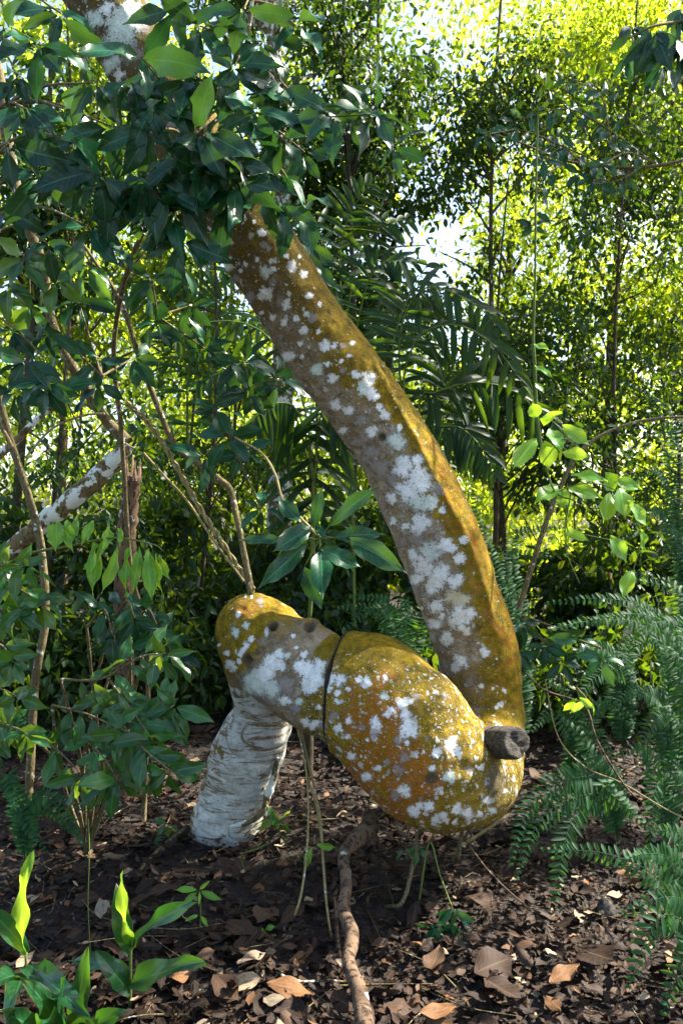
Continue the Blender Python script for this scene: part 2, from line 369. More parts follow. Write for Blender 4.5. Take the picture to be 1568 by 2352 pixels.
# flare at the very foot
disp += np.where(is_base, .012 * sst(.16, .0, TV[:, 2]) * (.6 + nlo), 0)
front = TN[:, 1] < .25
def knot(x, y, r, h, dip):
    d_ = np.hypot(X - x, Y - y) / r
    return np.where(front & (sec != 0), h * np.exp(-((d_ - .75) ** 2) * 6) - dip * np.exp(-(d_ ** 2) * 7), 0)
for kx, ky, kr, kh, kd in ((1108, 1704, 52, .014, .0), (629, 1446, 17, .020, .024), (709, 1447, 22, .016, .016), (695, 1452, 10, .004, .004), (725, 1440, 9, .004, .004), (576, 1514, 16, .016, .014), (592, 1500, 12, .010, .006), (606, 1490, 10, .010, .006), (877, 1004, 13, .003, .010), (990, 1786, 12, .002, .006)):
    disp += knot(kx, ky, kr, kh, kd)
# long ridge along the right rim of the upper trunk
rdg = np.interp(Y, [820, 870, 920, 990, 1100, 1250, 1350, 1400], [852, 878, 905, 945, 1000, 1075, 1112, 1125])
rd = (X - rdg) / 9
disp += np.where(upper & (TN[:, 1] < .5), .010 * np.exp(-rd ** 2) * sst(800, 860, Y) * sst(1480, 1380, Y) - .006 * np.exp(-((rd - 1.8) ** 2)) * sst(820, 870, Y) * sst(1000, 900, Y), 0)
TV2D = TV[:, 2] * .8 - TV[:, 0] * .35
disp += np.where(upper, .0016 * np.sin(TV2D * 60 + nlo * 14), 0)
# fold of skin on top of the log
disp += np.where(is_log, -.010 * np.exp(-(((Y - (1408 + (X - 650) * .12 + 6 * nmi)) / 7) ** 2)) * sst(615, 650, X) * sst(770, 740, X), 0)
# the seam: a groove where the swollen knot overgrows the log
sc0 = np.array(bulge_p[0][:3]); sr0 = bulge_p[0][3]; sax = unit(np.array([1, -.30, -.06]))
sd0 = (TV - sc0) @ sax; srd = np.linalg.norm(TV - sc0 - sd0[:, None] * sax, axis=1); isn = srd < sr0 * 1.5
disp += np.where(isn, -.016 * np.exp(-(sd0 / .008) ** 2) + .004 * np.exp(-((sd0 - .022) / .016) ** 2) - .010 * np.exp(-((sd0 + .03) / .02) ** 2), 0)
TV2 = TV + TN * disp[:, None]
tm.vertices.foreach_set('co', TV2.astype(np.float32).ravel()); tm.update()
# lichen patches as they sit on the bark (x, y, radius, type) 0 white, 1 greenish, 2 cream, 3 grey
A3 = (643, 808, .328); A2 = (716.5, 1414.6, .328); A1 = (422.5, 1304, .2734); A4 = (422.5, 441, .3163)
L3 = [(60,30,40),(265,120,45,1),(525,165,35),(620,190,55),(585,255,60,1),(650,300,45),(700,385,30),(735,440,40),(835,530,24),(820,620,85,1),(640,560,45),(390,370,40),(480,410,45),(370,190,40),(880,760,40),(960,760,45),(860,820,70),(960,850,70),(980,920,85),(880,970,70),(1090,960,50,3),(970,1050,80,1),(780,1030,50),(790,1185,28),(980,1210,75),(880,1225,30),(950,1300,60,3),(1040,1400,75,1),(930,1420,45),(1160,1360,65),(1280,1320,32),(1260,1440,45),(1000,1500,80),(1110,1560,80),(1080,1620,70),(1230,1610,60),(1250,1740,85,2),(1105,1780,55),(1240,1840,55),(1330,1830,50),(1005,1790,14),(1130,1850,28),(960,1590,50),(620,720,80,3),(700,820,70,3),(780,900,60,3),(560,640,60,3),(860,1330,40,3),(1100,1290,30,3),(950,1660,40,3),(430,560,30),(560,480,60,3),(300,430,50,3),(1050,1060,60,1),(1130,1110,30),(1080,1070,25)]
L2 = [(940,155,55),(860,50,45),(1030,10,90),(1040,320,60),(990,370,40),(1210,255,35),(1180,495,22),(1265,510,14),(1345,525,20),(1325,625,25),(1290,300,10),(1080,110,35),(1100,470,40,3),(440,745,48),(515,425,22),(520,690,28),(555,660,30),(640,610,45),(650,690,42),(380,460,45),(175,540,27),(190,440,45),(250,510,20),(250,735,30),(670,790,80),(180,790,35),(245,855,18),(380,870,18),(275,985,32),(375,1130,36),(455,1075,28),(665,890,22),(600,870,38,3),(960,910,52),(870,955,40),(1000,960,35),(640,1000,45,3),(840,1065,28),(600,1090,45,3),(960,1130,50,1),(1095,1075,40,3),(640,1235,48),(710,1385,48),(745,1345,30),(820,1345,40),(920,1395,30),(1010,1350,40),(1090,1385,50),(860,1430,40),(940,1430,25),(1230,1290,35),(1345,1220,22),(1260,1360,30),(520,1030,30,3),(510,565,30,1),(725,570,35,3),(1110,880,14),(1180,1060,25),(920,560,30,3),(130,430,40),(150,700,35,3),(170,600,22),(330,440,30),(430,840,28,3),(350,780,28,3),(110,500,35),(800,860,20,3),(570,1270,40,3),(1170,1390,28),(1000,1440,22),(760,1290,25,3),(1290,640,18)]
L1 = [(640,285,35,3),(455,390,27),(520,485,38,1),(425,540,45,1),(490,690,32),(520,650,32),(560,600,32),(465,740,27),(455,790,24),(800,725,44),(870,740,35,1),(1000,730,38),(940,670,24),(730,790,64),(810,820,54),(650,920,115,1),(600,970,105,1),(730,1000,90,1),(700,880,95),(850,990,85,3),(1050,860,105),(1080,930,95),(1050,990,75),(1130,800,55),(850,1110,48),(940,1180,52,3),(1120,1180,26),(970,1120,42,1),(1030,1290,44),(1090,1320,40),(380,810,42),(350,720,27),(410,850,34),(290,650,14),(700,550,34),(915,575,24),(660,1040,80,3),(760,1090,60,3),(1160,1330,50,3),(570,250,14),(520,240,14),(650,330,18,3),(420,470,20,3),(980,820,60)]
L4 = [(435,190,24),(510,215,16),(565,290,40),(190,275,27),(345,370,17),(335,475,14),(530,490,20),(310,545,44),(405,575,17),(440,530,24),(590,580,50,1),(630,505,24,1),(650,560,24),(790,535,40),(745,465,22),(875,590,30),(840,470,16),(585,740,52),(700,790,45,3),(740,820,37),(725,950,30),(560,880,20),(640,915,27),(525,945,18),(815,920,32),(885,890,27,1),(910,755,30),(985,815,20),(870,1005,32),(975,1015,24),(1030,1120,48),(1085,1120,30),(1155,1120,27,3),(1220,1100,24),(775,1190,37),(865,1195,20),(845,1100,20),(700,1050,27,3),(970,1290,48,1),(1040,1250,24),(1145,1225,24),(1195,1190,20),(1080,1345,30),(1150,1300,30,3),(580,380,32,3),(620,410,27,3),(470,770,50,3),(380,630,30,3),(640,650,40,3),(930,920,40,3)]
L0 = [(222,42,26,1),(275,60,42,1),(330,62,18,3),(350,102,14,1),(245,20,18),(300,120,28,3),(255,150,22,1),(270,172,14),(300,20,24,1),(250,105,26,3),(425,290,24,1),(395,285,14,3),(290,200,20,1),(300,245,14)]
pf = np.full((4, nv), -2.0)
for (x0, y0, s_), Lst in ((A3, L3), (A2, L2), (A1, L1), (A4, L4), ((0, 0, 1), L0)):
    for it in Lst:
        ty = it[3] if len(it) > 3 else 0
        cx, cy, cr = x0 + it[0] * s_, y0 + it[1] * s_, it[2] * s_ * 1.2
        near = (np.abs(X - cx) < cr * 3) & (np.abs(Y - cy) < cr * 3) & (TN[:, 1] < .35)
        ids = np.where(near)[0]
        val = np.full(len(ids), -2.0); a0_ = rng.random() * 6.28; nl_ = int(rng.integers(4, 8))
        for k_ in range(nl_ + 1):      # rosettes: a core and a few rounded lobes of uneven size
            ro_ = 0 if k_ == 0 else cr * rng.uniform(.35, .62); rr_ = cr * (.62 if k_ == 0 else rng.uniform(.28, .5)); an_ = a0_ + k_ * 6.28 / nl_ + rng.normal(0, .3)
            val = np.maximum(val, (rr_ - np.hypot(X[ids] - cx - ro_ * math.cos(an_), Y[ids] - cy - ro_ * math.sin(an_))) / (cr * .6))
        pf[ty, ids] = np.maximum(pf[ty, ids], val)
pf = np.clip(pf * .2 + .5, 0, 1)      # .5 = patch edge
moss = np.zeros(nv); orange = np.zeros(nv); pale = np.zeros(nv); dens = np.zeros(nv); darkm = np.zeros(nv)
up = np.array(turn_p); upx, upy = D2(up[:, :3]); od = np.argsort(upy[5:]); cxu = np.interp(Y, upy[5:][od], upx[5:][od]); cru = 95
slat = (X - cxu) / cru
moss_u = sst(-.25, .5, slat + nlo * .5) * .9 + .6 * sst(980, 560, Y) + .25 * nmi + .45 * sst(1430, 1600, Y)
moss = np.where(upper, moss_u, moss); orange = np.where(upper, .35 * sst(.1, .6, slat) * sst(950, 1100, Y) * sst(1700, 1500, Y) + .2 * nlo, orange)
dens = np.where(upper, .35 - .25 * sst(.2, .6, slat), dens)
bx = np.hypot((X - 900) / 150, (Y - 1730) / 150)
moss = np.where(bulge, .95, moss); orange = np.where(bulge, sst(1.25, .3, bx + nlo * .9) * 1.0, orange); dens = np.where(bulge, .58 * sst(1470, 1560, Y), dens)
darkm = np.where(bulge, .7 * np.exp(-((X - 1135) / 32.) ** 2 - ((Y - 1795) / 60.) ** 2), darkm)  # shade of the fold beside the stub, painted into the bark colour
mlog = sst(.1, -.25, ((X - 600) * .62 + (Y - 1480) * .55) / 110 + nlo * .35) + .5 * sst(1475, 1420, Y)
mlog = np.clip(mlog + .22 + .35 * nmi, 0, 1); moss = np.where(is_log, mlog, moss); orange = np.where(is_log, .22 * mlog, orange); dens = np.where(is_log, .18, dens)
pale = np.where(is_base, sst(-.75, -.1, -slat * 0 + (590 - X + (1800 - Y) * .55) / 90 * .5 + .1 + nmi * .5), pale)
moss = np.where(is_base, np.maximum(sst(.7, -.1, (X - (440 + (1890 - Y) * .42)) / 26. + nmi) * .5, sst(.6, 1.3, (X - (530 + (1890 - Y) * .42)) / 60. + nmi * .8) * .35), moss)
pale = np.where(is_base, pale * (1 - .95 * moss), pale)
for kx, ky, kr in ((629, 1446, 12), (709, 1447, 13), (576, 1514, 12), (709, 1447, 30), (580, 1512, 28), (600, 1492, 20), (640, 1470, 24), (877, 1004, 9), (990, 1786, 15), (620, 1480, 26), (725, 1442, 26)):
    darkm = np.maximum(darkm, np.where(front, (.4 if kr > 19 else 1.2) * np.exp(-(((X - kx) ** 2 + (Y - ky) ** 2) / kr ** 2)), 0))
rough = np.where(is_base, np.clip(1 - np.abs(wr) * 3, 0, 1) * (.2 + nmi + nlo), 0)
def setcol(name, *ch):
    a_ = tm.attributes.new(name, 'FLOAT_COLOR', 'POINT'); arr = np.stack([np.clip(c, 0, 1) for c in ch], -1).astype(np.float32)
    a_.data.foreach_set('color', arr.ravel())
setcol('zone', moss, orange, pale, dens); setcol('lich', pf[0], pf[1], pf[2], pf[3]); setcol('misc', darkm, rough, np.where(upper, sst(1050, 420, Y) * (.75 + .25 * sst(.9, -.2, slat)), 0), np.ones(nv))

def heromat():
    m, nt, ns, ln, p = newmat('lichened_mossy_bark')
    g = ns.new('ShaderNodeNewGeometry'); v = g.outputs['Position']
    def sep(n):
        a_ = attr(ns, n); s_ = ns.new('ShaderNodeSeparateColor'); ln.new(a_.outputs['Color'], s_.inputs[0]); return s_.outputs[0], s_.outputs[1], s_.outputs[2], a_.outputs['Alpha']
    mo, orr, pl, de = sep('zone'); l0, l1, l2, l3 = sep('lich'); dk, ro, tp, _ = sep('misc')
    nA = nz(ns, ln, 7, 6, .6, v); nB = nz(ns, ln, 28, 7, .68, v); nC = nz(ns, ln, 110, 6, .7, v); nD = nz(ns, ln, 380, 4, .7, v); nE = nz(ns, ln, 16, 6, .65, v)
    # distorted coordinate for patches
    dv = ns.new('ShaderNodeVectorMath'); dv.operation = 'SCALE'; nt_ = ns.new('ShaderNodeTexNoise'); nt_.inputs['Scale'].default_value = 40; nt_.inputs['Detail'].default_value = 5; ln.new(v, nt_.inputs['Vector'])
    ln.new(nt_.outputs['Color'], dv.inputs[0]); dv.inputs['Scale'].default_value = .03
    ad = ns.new('ShaderNodeVectorMath'); ln.new(v, ad.inputs[0]); ln.new(dv.outputs[0], ad.inputs[1])
    # bark
    bark = mixc(ns, ln, mapr(ns, ln, nB, .35, .65), (.14, .095, .042), (.37, .285, .17))
    bark = mixc(ns, ln, mapr(ns, ln, nC, .52, .68, 0, .7), bark, (.46, .41, .35))
    bark = mixc(ns, ln, mapr(ns, ln, nD, .5, .72, 0, .7), bark, (.06, .042, .028))
    mcol = mixc(ns, ln, mapr(ns, ln, nB, .36, .64), (.10, .073, .003), (.35, .225, .006))
    mcol = mixc(ns, ln, mapr(ns, ln, nA, .5, .68, 0, .6), mcol, (.11, .095, .012))
    mcol = mixc(ns, ln, mapr(ns, ln, nC, .5, .66, 0, .8), mcol, (.045, .030, .005))
    nF = nz(ns, ln, 14, 7, .75, v, .6)
    mcol = mixc(ns, ln, mapr(ns, ln, nF, .54, .66, 0, .6), mcol, (.06, .042, .012))
    mcol = mixc(ns, ln, mapr(ns, ln, nD, .56, .72, 0, .6), mcol, (.34, .22, .02))
    ocol = mixc(ns, ln, mapr(ns, ln, nC, .4, .62), (.40, .13, .005), (.2, .08, .006))
    of = mapr(ns, ln, mth(ns, ln, 'ADD', orr, mth(ns, ln, 'MULTIPLY', mth(ns, ln, 'ADD', mth(ns, ln, 'SUBTRACT', nE, .5), mth(ns, ln, 'MULTIPLY', mth(ns, ln, 'SUBTRACT', nC, .5), .8)), 3.2)), .35, .85, 0, .85)
    mcol = mixc(ns, ln, of, mcol, ocol)
    mf = mapr(ns, ln, mth(ns, ln, 'ADD', mo, mth(ns, ln, 'ADD', mth(ns, ln, 'MULTIPLY', mth(ns, ln, 'SUBTRACT', nB, .5), 1.7), mth(ns, ln, 'MULTIPLY', mth(ns, ln, 'SUBTRACT', nC, .5), 1.2))), .3, .7)
    col = mixc(ns, ln, mf, bark, mcol)
    film = mapr(ns, ln, mth(ns, ln, 'ADD', nE, mth(ns, ln, 'MULTIPLY', mth(ns, ln, 'SUBTRACT', nC, .5), .8)), .50, .66, 0, .75)
    col = mixc(ns, ln, mth(ns, ln, 'MULTIPLY', film, mth(ns, ln, 'MULTIPLY', mapr(ns, ln, de, 0, .3, 0, .8), mth(ns, ln, 'SUBTRACT', 1, mth(ns, ln, 'MULTIPLY', mf, .9)))), col, mixc(ns, ln, nD, (.36, .32, .27), (.66, .63, .57)))
    # dull brown tone, darker towards the top of the trunk
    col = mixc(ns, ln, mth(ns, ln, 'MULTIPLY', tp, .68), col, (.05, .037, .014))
    # pale base skin with dark folds
    plc = mixc(ns, ln, mapr(ns, ln, nB, .3, .7), (.42, .44, .40), (.82, .85, .81))
    pfm = mapr(ns, ln, mth(ns, ln, 'ADD', pl, mth(ns, ln, 'MULTIPLY', mth(ns, ln, 'SUBTRACT', nE, .5), 1.9)), .34, .5)
    sq = ns.new('ShaderNodeVectorMath'); sq.operation = 'MULTIPLY'; ln.new(ad.outputs[0], sq.inputs[0])
    rt = ns.new('ShaderNodeMapping'); rt.inputs['Rotation'].default_value = (0, R(-24), 0); rt.inputs['Scale'].default_value = (3, 3, 22); ln.new(v, rt.inputs[0])
    nW = nz(ns, ln, 1.6, 6, .7, rt.outputs[0], 1.2)
    pfm = mth(ns, ln, 'MULTIPLY', pfm, mapr(ns, ln, nW, .51, .59, 1, .0))
    pfm = mth(ns, ln, 'MULTIPLY', pfm, mapr(ns, ln, mth(ns, ln, 'ADD', ro, mth(ns, ln, 'SUBTRACT', nB, .5)), .25, .6, 1, .12))
    pfm = mth(ns, ln, 'MULTIPLY', pfm, mapr(ns, ln, nC, .54, .64, 1, .4))
    col = mixc(ns, ln, mth(ns, ln, 'MULTIPLY', pfm, mth(ns, ln, 'GREATER_THAN', pl, .03)), col, plc)
    # random small lichens
    hs = None; hmask = None
    lw = mixc(ns, ln, mapr(ns, ln, nC, .4, .62), (.82, .85, .84), (.45, .46, .43))
    for sc_, th, w in ((22, .46, .75), (46, .5, .9), (95, .52, .8), (190, .5, .5)):
        vo = ns.new('ShaderNodeTexVoronoi'); vo.inputs['Scale'].default_value = sc_; ln.new(ad.outputs[0], vo.inputs['Vector'])
        sc2 = ns.new('ShaderNodeSeparateColor'); ln.new(vo.outputs['Color'], sc2.inputs[0])
        size = mth(ns, ln, 'MULTIPLY', mapr(ns, ln, sc2.outputs[0], .35, 1.0, -.1, th), mapr(ns, ln, de, 0, .8, .35, 1.15))
        k = mapr(ns, ln, mth(ns, ln, 'SUBTRACT', size, mth(ns, ln, 'MULTIPLY', vo.outputs['Distance'], mth(ns, ln, 'ADD', .55, mth(ns, ln, 'MULTIPLY', nC, .9)))), -.01, .09)
        k = mth(ns, ln, 'MULTIPLY', k, mapr(ns, ln, nD, .60, .66, 1, .35)); k = mth(ns, ln, 'MULTIPLY', k, mth(ns, ln, 'GREATER_THAN', de, .02))
        lc = mixc(ns, ln, sc2.outputs[1], lw, (.36, .37, .30))
        col = mixc(ns, ln, mth(ns, ln, 'MULTIPLY', k, w), col, lc)
        hmask = k if hmask is None else mth(ns, ln, 'MAXIMUM', hmask, k)
    # the large patches where they sit
    edge = mth(ns, ln, 'ADD', mth(ns, ln, 'MULTIPLY', mth(ns, ln, 'SUBTRACT', nD, .5), .35), mth(ns, ln, 'MULTIPLY', mth(ns, ln, 'SUBTRACT', nC, .5), .62))
    for lv, c1, c2, tt, op in ((l3, (.34, .31, .29), (.24, .20, .17), .505, .75), (l1, (.68, .76, .68), (.44, .50, .42), .50, .95), (l2, (.60, .52, .30), (.50, .50, .38), .50, 1.), (l0, (.88, .89, .85), (.60, .60, .56), .50, 1.)):
        k = mapr(ns, ln, mth(ns, ln, 'ADD', lv, edge), tt - .012, tt + .035)
        k = mth(ns, ln, 'MULTIPLY', k, mapr(ns, ln, mth(ns, ln, 'ADD', nD, mth(ns, ln, 'MULTIPLY', nC, .6)), .92, 1.02, op, op * .25))
        c = mixc(ns, ln, mapr(ns, ln, nC, .42, .66), c1, c2)
        col = mixc(ns, ln, k, col, c); hmask = mth(ns, ln, 'MAXIMUM', hmask, k)
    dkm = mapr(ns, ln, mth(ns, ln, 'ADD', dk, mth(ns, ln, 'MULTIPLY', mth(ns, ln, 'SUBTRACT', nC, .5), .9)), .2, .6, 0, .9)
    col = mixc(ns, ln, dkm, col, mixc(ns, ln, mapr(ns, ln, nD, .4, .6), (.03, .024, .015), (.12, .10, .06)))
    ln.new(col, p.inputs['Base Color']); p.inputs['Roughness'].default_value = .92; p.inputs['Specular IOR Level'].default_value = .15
    h = mth(ns, ln, 'ADD', mth(ns, ln, 'MULTIPLY', nC, .5), mth(ns, ln, 'ADD', mth(ns, ln, 'MULTIPLY', nD, .3), mth(ns, ln, 'ADD', mth(ns, ln, 'MULTIPLY', hmask, .22), mth(ns, ln, 'MULTIPLY', nB, .5))))
    b = ns.new('ShaderNodeBump'); b.inputs['Distance'].default_value = .012; b.inputs['Strength'].default_value = 1.0; ln.new(h, b.inputs['Height']); ln.new(b.outputs[0], p.inputs['Normal'])
    return m
M_hero = heromat()
hero = thing('twisted_tree', G(508, 3.72), 'large leaning tree whose mossy, lichen-spotted trunk loops back on itself above the dead leaves', 'tree')
# hero origin shift: attributes use world position in the material, so the mesh keeps world shape
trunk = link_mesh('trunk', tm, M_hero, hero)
# seam where the swollen knot overgrows the log
n1 = unit(np.cross(sax, [0, 0, 1.])); n2 = np.cross(sax, n1)
ring = []
sdv_ = TV2 - sc0; sdd = sdv_ @ sax; msk = isn & (np.abs(sdd) < .007); pl_ = sdv_[msk]; ang_ = np.arctan2(pl_ @ n2, pl_ @ n1); rr_ = np.hypot(pl_ @ n2, pl_ @ n1)
for i in range(49):
    t = i / 48 * 2 * np.pi; da = np.abs((ang_ - t + np.pi) % (2 * np.pi) - np.pi); rr = np.median(rr_[da < .1]) + .001
    ring.append(sc0 + rr * (math.cos(t) * n1 + math.sin(t) * n2) + sax * (.003 * math.sin(5 * t)))
TB().tube(ring, .0055 + .0025 * np.sin(np.arange(49) * .9) + .002 * rng.random(49), 8, 3, .04, cap=False).build('bark_seam', barkmat('dark_seam', (.025, .02, .018), (.05, .04, .035), (.015, .012, .01), 60, lt=(.75, .8)), hero)
# sawn stub
def stub():
    m, nt, ns, ln, p = newmat('weathered_sawn_wood')
    tc = ns.new('ShaderNodeTexCoord'); mp = ns.new('ShaderNodeMapping'); mp.inputs['Scale'].default_value = (8, 60, 60); ln.new(tc.outputs['Object'], mp.inputs[0])
    n1 = nz(ns, ln, 1.5, 6, .7, mp.outputs[0], .5); n2 = nz(ns, ln, 60, 5, .7, tc.outputs['Object'])
    c = mixc(ns, ln, mapr(ns, ln, n1, .42, .6), (.012, .010, .009), (.075, .062, .045)); c = mixc(ns, ln, mapr(ns, ln, n2, .58, .68, 0, .6), c, (.24, .19, .12))
    ln.new(c, p.inputs['Base Color']); p.inputs['Roughness'].default_value = .9
    b = ns.new('ShaderNodeBump'); b.inputs['Distance'].default_value = .01; ln.new(n1, b.inputs['Height']); ln.new(b.outputs[0], p.inputs['Normal'])
    p0 = P(1108, 1703, 3.03); p1 = P(1187, 1707, 2.86); axs = unit(p1 - p0); a1 = unit(np.cross(axs, [0, 0, 1.])); a2 = np.cross(axs, a1)
    V = []; rows = [(0, .058), (.15, .061), (.3, .060), (.45, .061), (.6, .060), (.75, .061), (.88, .060), (.97, .0585), (1.0, .056), (.995, .045), (.985, .03), (.99, .015)]
    ns_ = 40
    for t, r in rows:
        for k in range(ns_):
            th = k / ns_ * 2 * math.pi
            w = 1 + .05 * math.sin(2 * th + 1) + .03 * math.sin(5 * th) + .035 * mnoise.noise(Vector((3 * math.cos(th) * 2, 3 * math.sin(th) * 2, t * 1.5))) * 2 - .10 * max(0, 1 - abs(th - 3.6) * 6) - .08 * max(0, 1 - abs(th - 2.2) * 7)
            V.append(p0 + (p1 - p0) * (t + .03 * math.sin(2 * th) * (t > .9)) + r * w * (math.cos(th) * a1 + math.sin(th) * a2))
    V = np.array(V); V = np.vstack([V, p0 + (p1 - p0) * .985]); idx = np.arange(len(rows) * ns_).reshape(len(rows), ns_)
    qs = np.stack([idx[:-1], np.roll(idx[:-1], -1, 1), np.roll(idx[1:], -1, 1), idx[1:]], -1).reshape(-1, 4)
    last = idx[-1]; cap = np.stack([np.full(ns_ // 2, len(V) - 1), last[0::2], last[1::2], np.roll(last, -2)[0::2]], -1)
    o = link_mesh('branch_stub', np_mesh('branch_stub', V, np.vstack([qs, cap]), 4), m, hero, False)
    o['label'] = 'dark sawn-off branch stub'
stub()
# small side roots hugging the foot
t = TB()
t.tube([P(598, 1790, 3.55), P(612, 1830, 3.5), P(600, 1868, 3.48), P(570, 1888, 3.5), P(530, 1898, 3.56), P(490, 1905, 3.6)], [.009, .012, .013, .012, .011, .008], 8, 5, .08)
t.tube([P(640, 1740, 3.5), P(628, 1790, 3.5), P(614, 1830, 3.5), P(608, 1880, 3.5)], [.012, .016, .016, .006], 8, 5, .1)
t.build('side_root', M_lichbark, hero)

# ------------------------------------------------------------------ leaf placing
def rdir(n, spread=1.0):
    v = rng.normal(0, 1, (n, 3)) * spread; return v
def whorl(lm, c, n, L, W=None, face=(0, -1, .35), droop=.35, spread=1., wave=.5, nu=8, nv=4, tint=None, out=(0, -1, 0), bend=.25, ph0=None):
    """leaves round a twig tip; face is where the blades look"""
    W = W or L * .4; ph0 = rng.random() * 6.28 if ph0 is None else ph0
    th = ph0 + np.arange(n) * 2.399 + rng.normal(0, .15, n)
    d = np.stack([np.cos(th), rng.normal(-.25, .3, n), np.sin(th) * .75 - droop], 1) * 1.0
    d = unit(d); nr = np.array(face)[None] + rdir(n, .45)
    l = L * rng.uniform(.65, 1.12, n)
    st = np.asarray(c)[None] + d * l[:, None] * .10
    lm.add(st, d, nr, l, W * l / L * rng.uniform(.85, 1.15, n), bend + rng.uniform(-.15, .25, n), rng.uniform(.1, .45, n), nu, nv, wave * .8, tint, twist=.7)
    return th
def shoot(lm, tb_, pts, n, L, r=.004, W=None, droop=.5, tint=None, wave=.5, tipn=4, face=(0, -1, .4)):
    """twig with alternate leaves and a small whorl at the tip"""
    pts = np.array(pts); a_ = catmull(pts, 6); tb_.tube(pts, [r, r * .5], 6, 4, .05)
    ts = np.linspace(.25, .97, n); ii = (ts * (len(a_) - 1)).astype(int); T = unit(np.gradient(a_, axis=0))[ii]
    sdv = unit(np.cross(T, np.array(face)[None])); sg = np.where(np.arange(n) % 2, 1, -1)[:, None]
    d = unit(T * .6 + sdv * sg * 1.0 + np.array([0, -.15, -droop])[None] + rdir(n, .25)); l = L * rng.uniform(.7, 1.1, n)
    lm.add(a_[ii] + d * .01, d, np.array(face)[None] + rdir(n, .4), l, (W or L * .36) * l / L, rng.uniform(.05, .5, n), rng.uniform(.1, .4, n), 7, 4, wave, tint, twist=1.)
    if tipn: whorl(lm, a_[-1], tipn, L * .9, W and W * .9, face, droop, wave=wave, tint=tint)

# ------------------------------------------------------------------ background trees
HOLES = [(985, 585, 115, 95), (1010, 230, 70, 130), (930, 60, 90, 60), (960, 400, 70, 60), (730, 190, 40, 50), (870, 180, 50, 60), (1060, 800, 80, 50), (1400, 800, 40, 40), (1090, 480, 90, 50), (620, 20, 35, 30), (1180, 600, 60, 30), (480, 590, 18, 30), (110, 20, 30, 20), (1480, 860, 40, 40), (1290, 800, 30, 25)]
def holecull(pos, strength=.93):
    first = True
    x, y = D2(pos); keep = np.ones(len(pos), bool)
    for hx, hy, a_, b_ in HOLES:
        q_ = ((x - hx) / a_) ** 2 + ((y - hy) / b_) ** 2
        keep &= ~((q_ < 1 + rng.normal(0, .25, len(pos))) & (rng.random(len(pos)) < (.93 if first else .6))); first = False
    return keep
def clumps_leaves(lm, C, rad, npc, L, droop=.5, cull=True, tintc=None, flat=.75):
    k = len(C); n = k * npc
    ci = np.repeat(np.arange(k), npc)
    o = rdir(n); o = unit(o) * (rng.random((n, 1)) ** .5); o[:, 2] *= flat
    rr = np.broadcast_to(np.asarray(rad, float), (k,))[ci][:, None]
    pos = C[ci] + o * rr
    keep = np.ones(n, bool)
    if cull: keep &= holecull(pos)
    keep &= pos[:, 2] > gz(pos[:, 0], pos[:, 1]) + .02
    # never in front of the near tree
    pos = pos[keep]; o = o[keep]; ci = ci[keep]; n = len(pos)
    d = unit(o * .5 + rdir(n, .5) + np.array([0, 0, -droop])); nr = rdir(n, .7) + np.array([0, 0, .8])
    l = L * rng.uniform(.6, 1.25, n); tt = None
    base = rng.random(k)[ci]; tt = np.clip(base * .7 + rng.random(n) * .4 - .05, 0, 1)
    lm.add(pos, d, nr, l, l * rng.uniform(.36, .55, n), rng.uniform(-.1, .4, n), rng.uniform(.1, .5, n), 2, 2, 0, tt)
def tree(name, label, x, y, H, r, crown, mat, bark, L=.07, npc=240, lean=(0, 0), group='background trees of the forest', cat='tree', crad=.45, droop=.5, cull=True):
    """crown: list of (dx, dy, z, rx, ry, rz, nclumps) ellipsoids relative to the foot"""
    b = np.array([x, y, float(gz(x, y))]); root = thing(name, b, label, cat, group)
    tp = b + np.array([lean[0], lean[1], H]); k = 6
    pts = [b + (tp - b) * t + np.array([math.sin(t * 5 + x) * .08, math.cos(t * 4 + y) * .08, 0]) * (t > 0) - np.array([0, 0, .1]) * (t == 0) for t in np.linspace(0, 1, k)]
    tb_ = TB(); tb_.tube(pts, np.linspace(r, r * .35, k) * (.62 if r < .12 else 1), 10, 4, .06); tb_.build('trunk', bark, root)
    ap = catmull(np.array(pts), 8)
    C = []
    for dx, dy, z, rx, ry, rz, n in crown:
        o = unit(rdir(n)) * (rng.random((n, 1)) ** .45); C.append(b + np.array([dx, dy, z]) + o * np.array([rx, ry, rz]))
    C = np.vstack(C)
    br = TB()
    for c in C[rng.permutation(len(C))[:min(len(C), 26)]]:
        zt = np.clip(c[2] - .5 * np.linalg.norm((c - b)[:2]) - .1, b[2] + .15 * H, tp[2]); j = int(np.clip((zt - b[2]) / H * (len(ap) - 1), 0, len(ap) - 1))
        s_ = ap[j]; m_ = (s_ + c) / 2 + np.array([0, 0, .12]) + rng.normal(0, .08, 3)
        br.tube([s_, m_, c], [r * .3, r * .16, .005], 5, 4, .08, cap=False)
    br.build('branches', bark, root)
    lm = LM(); clumps_leaves(lm, C, crad * rng.uniform(.6, 1.2, len(C)), npc, L, droop, cull); lm.build('crown', mat, root)
    return root

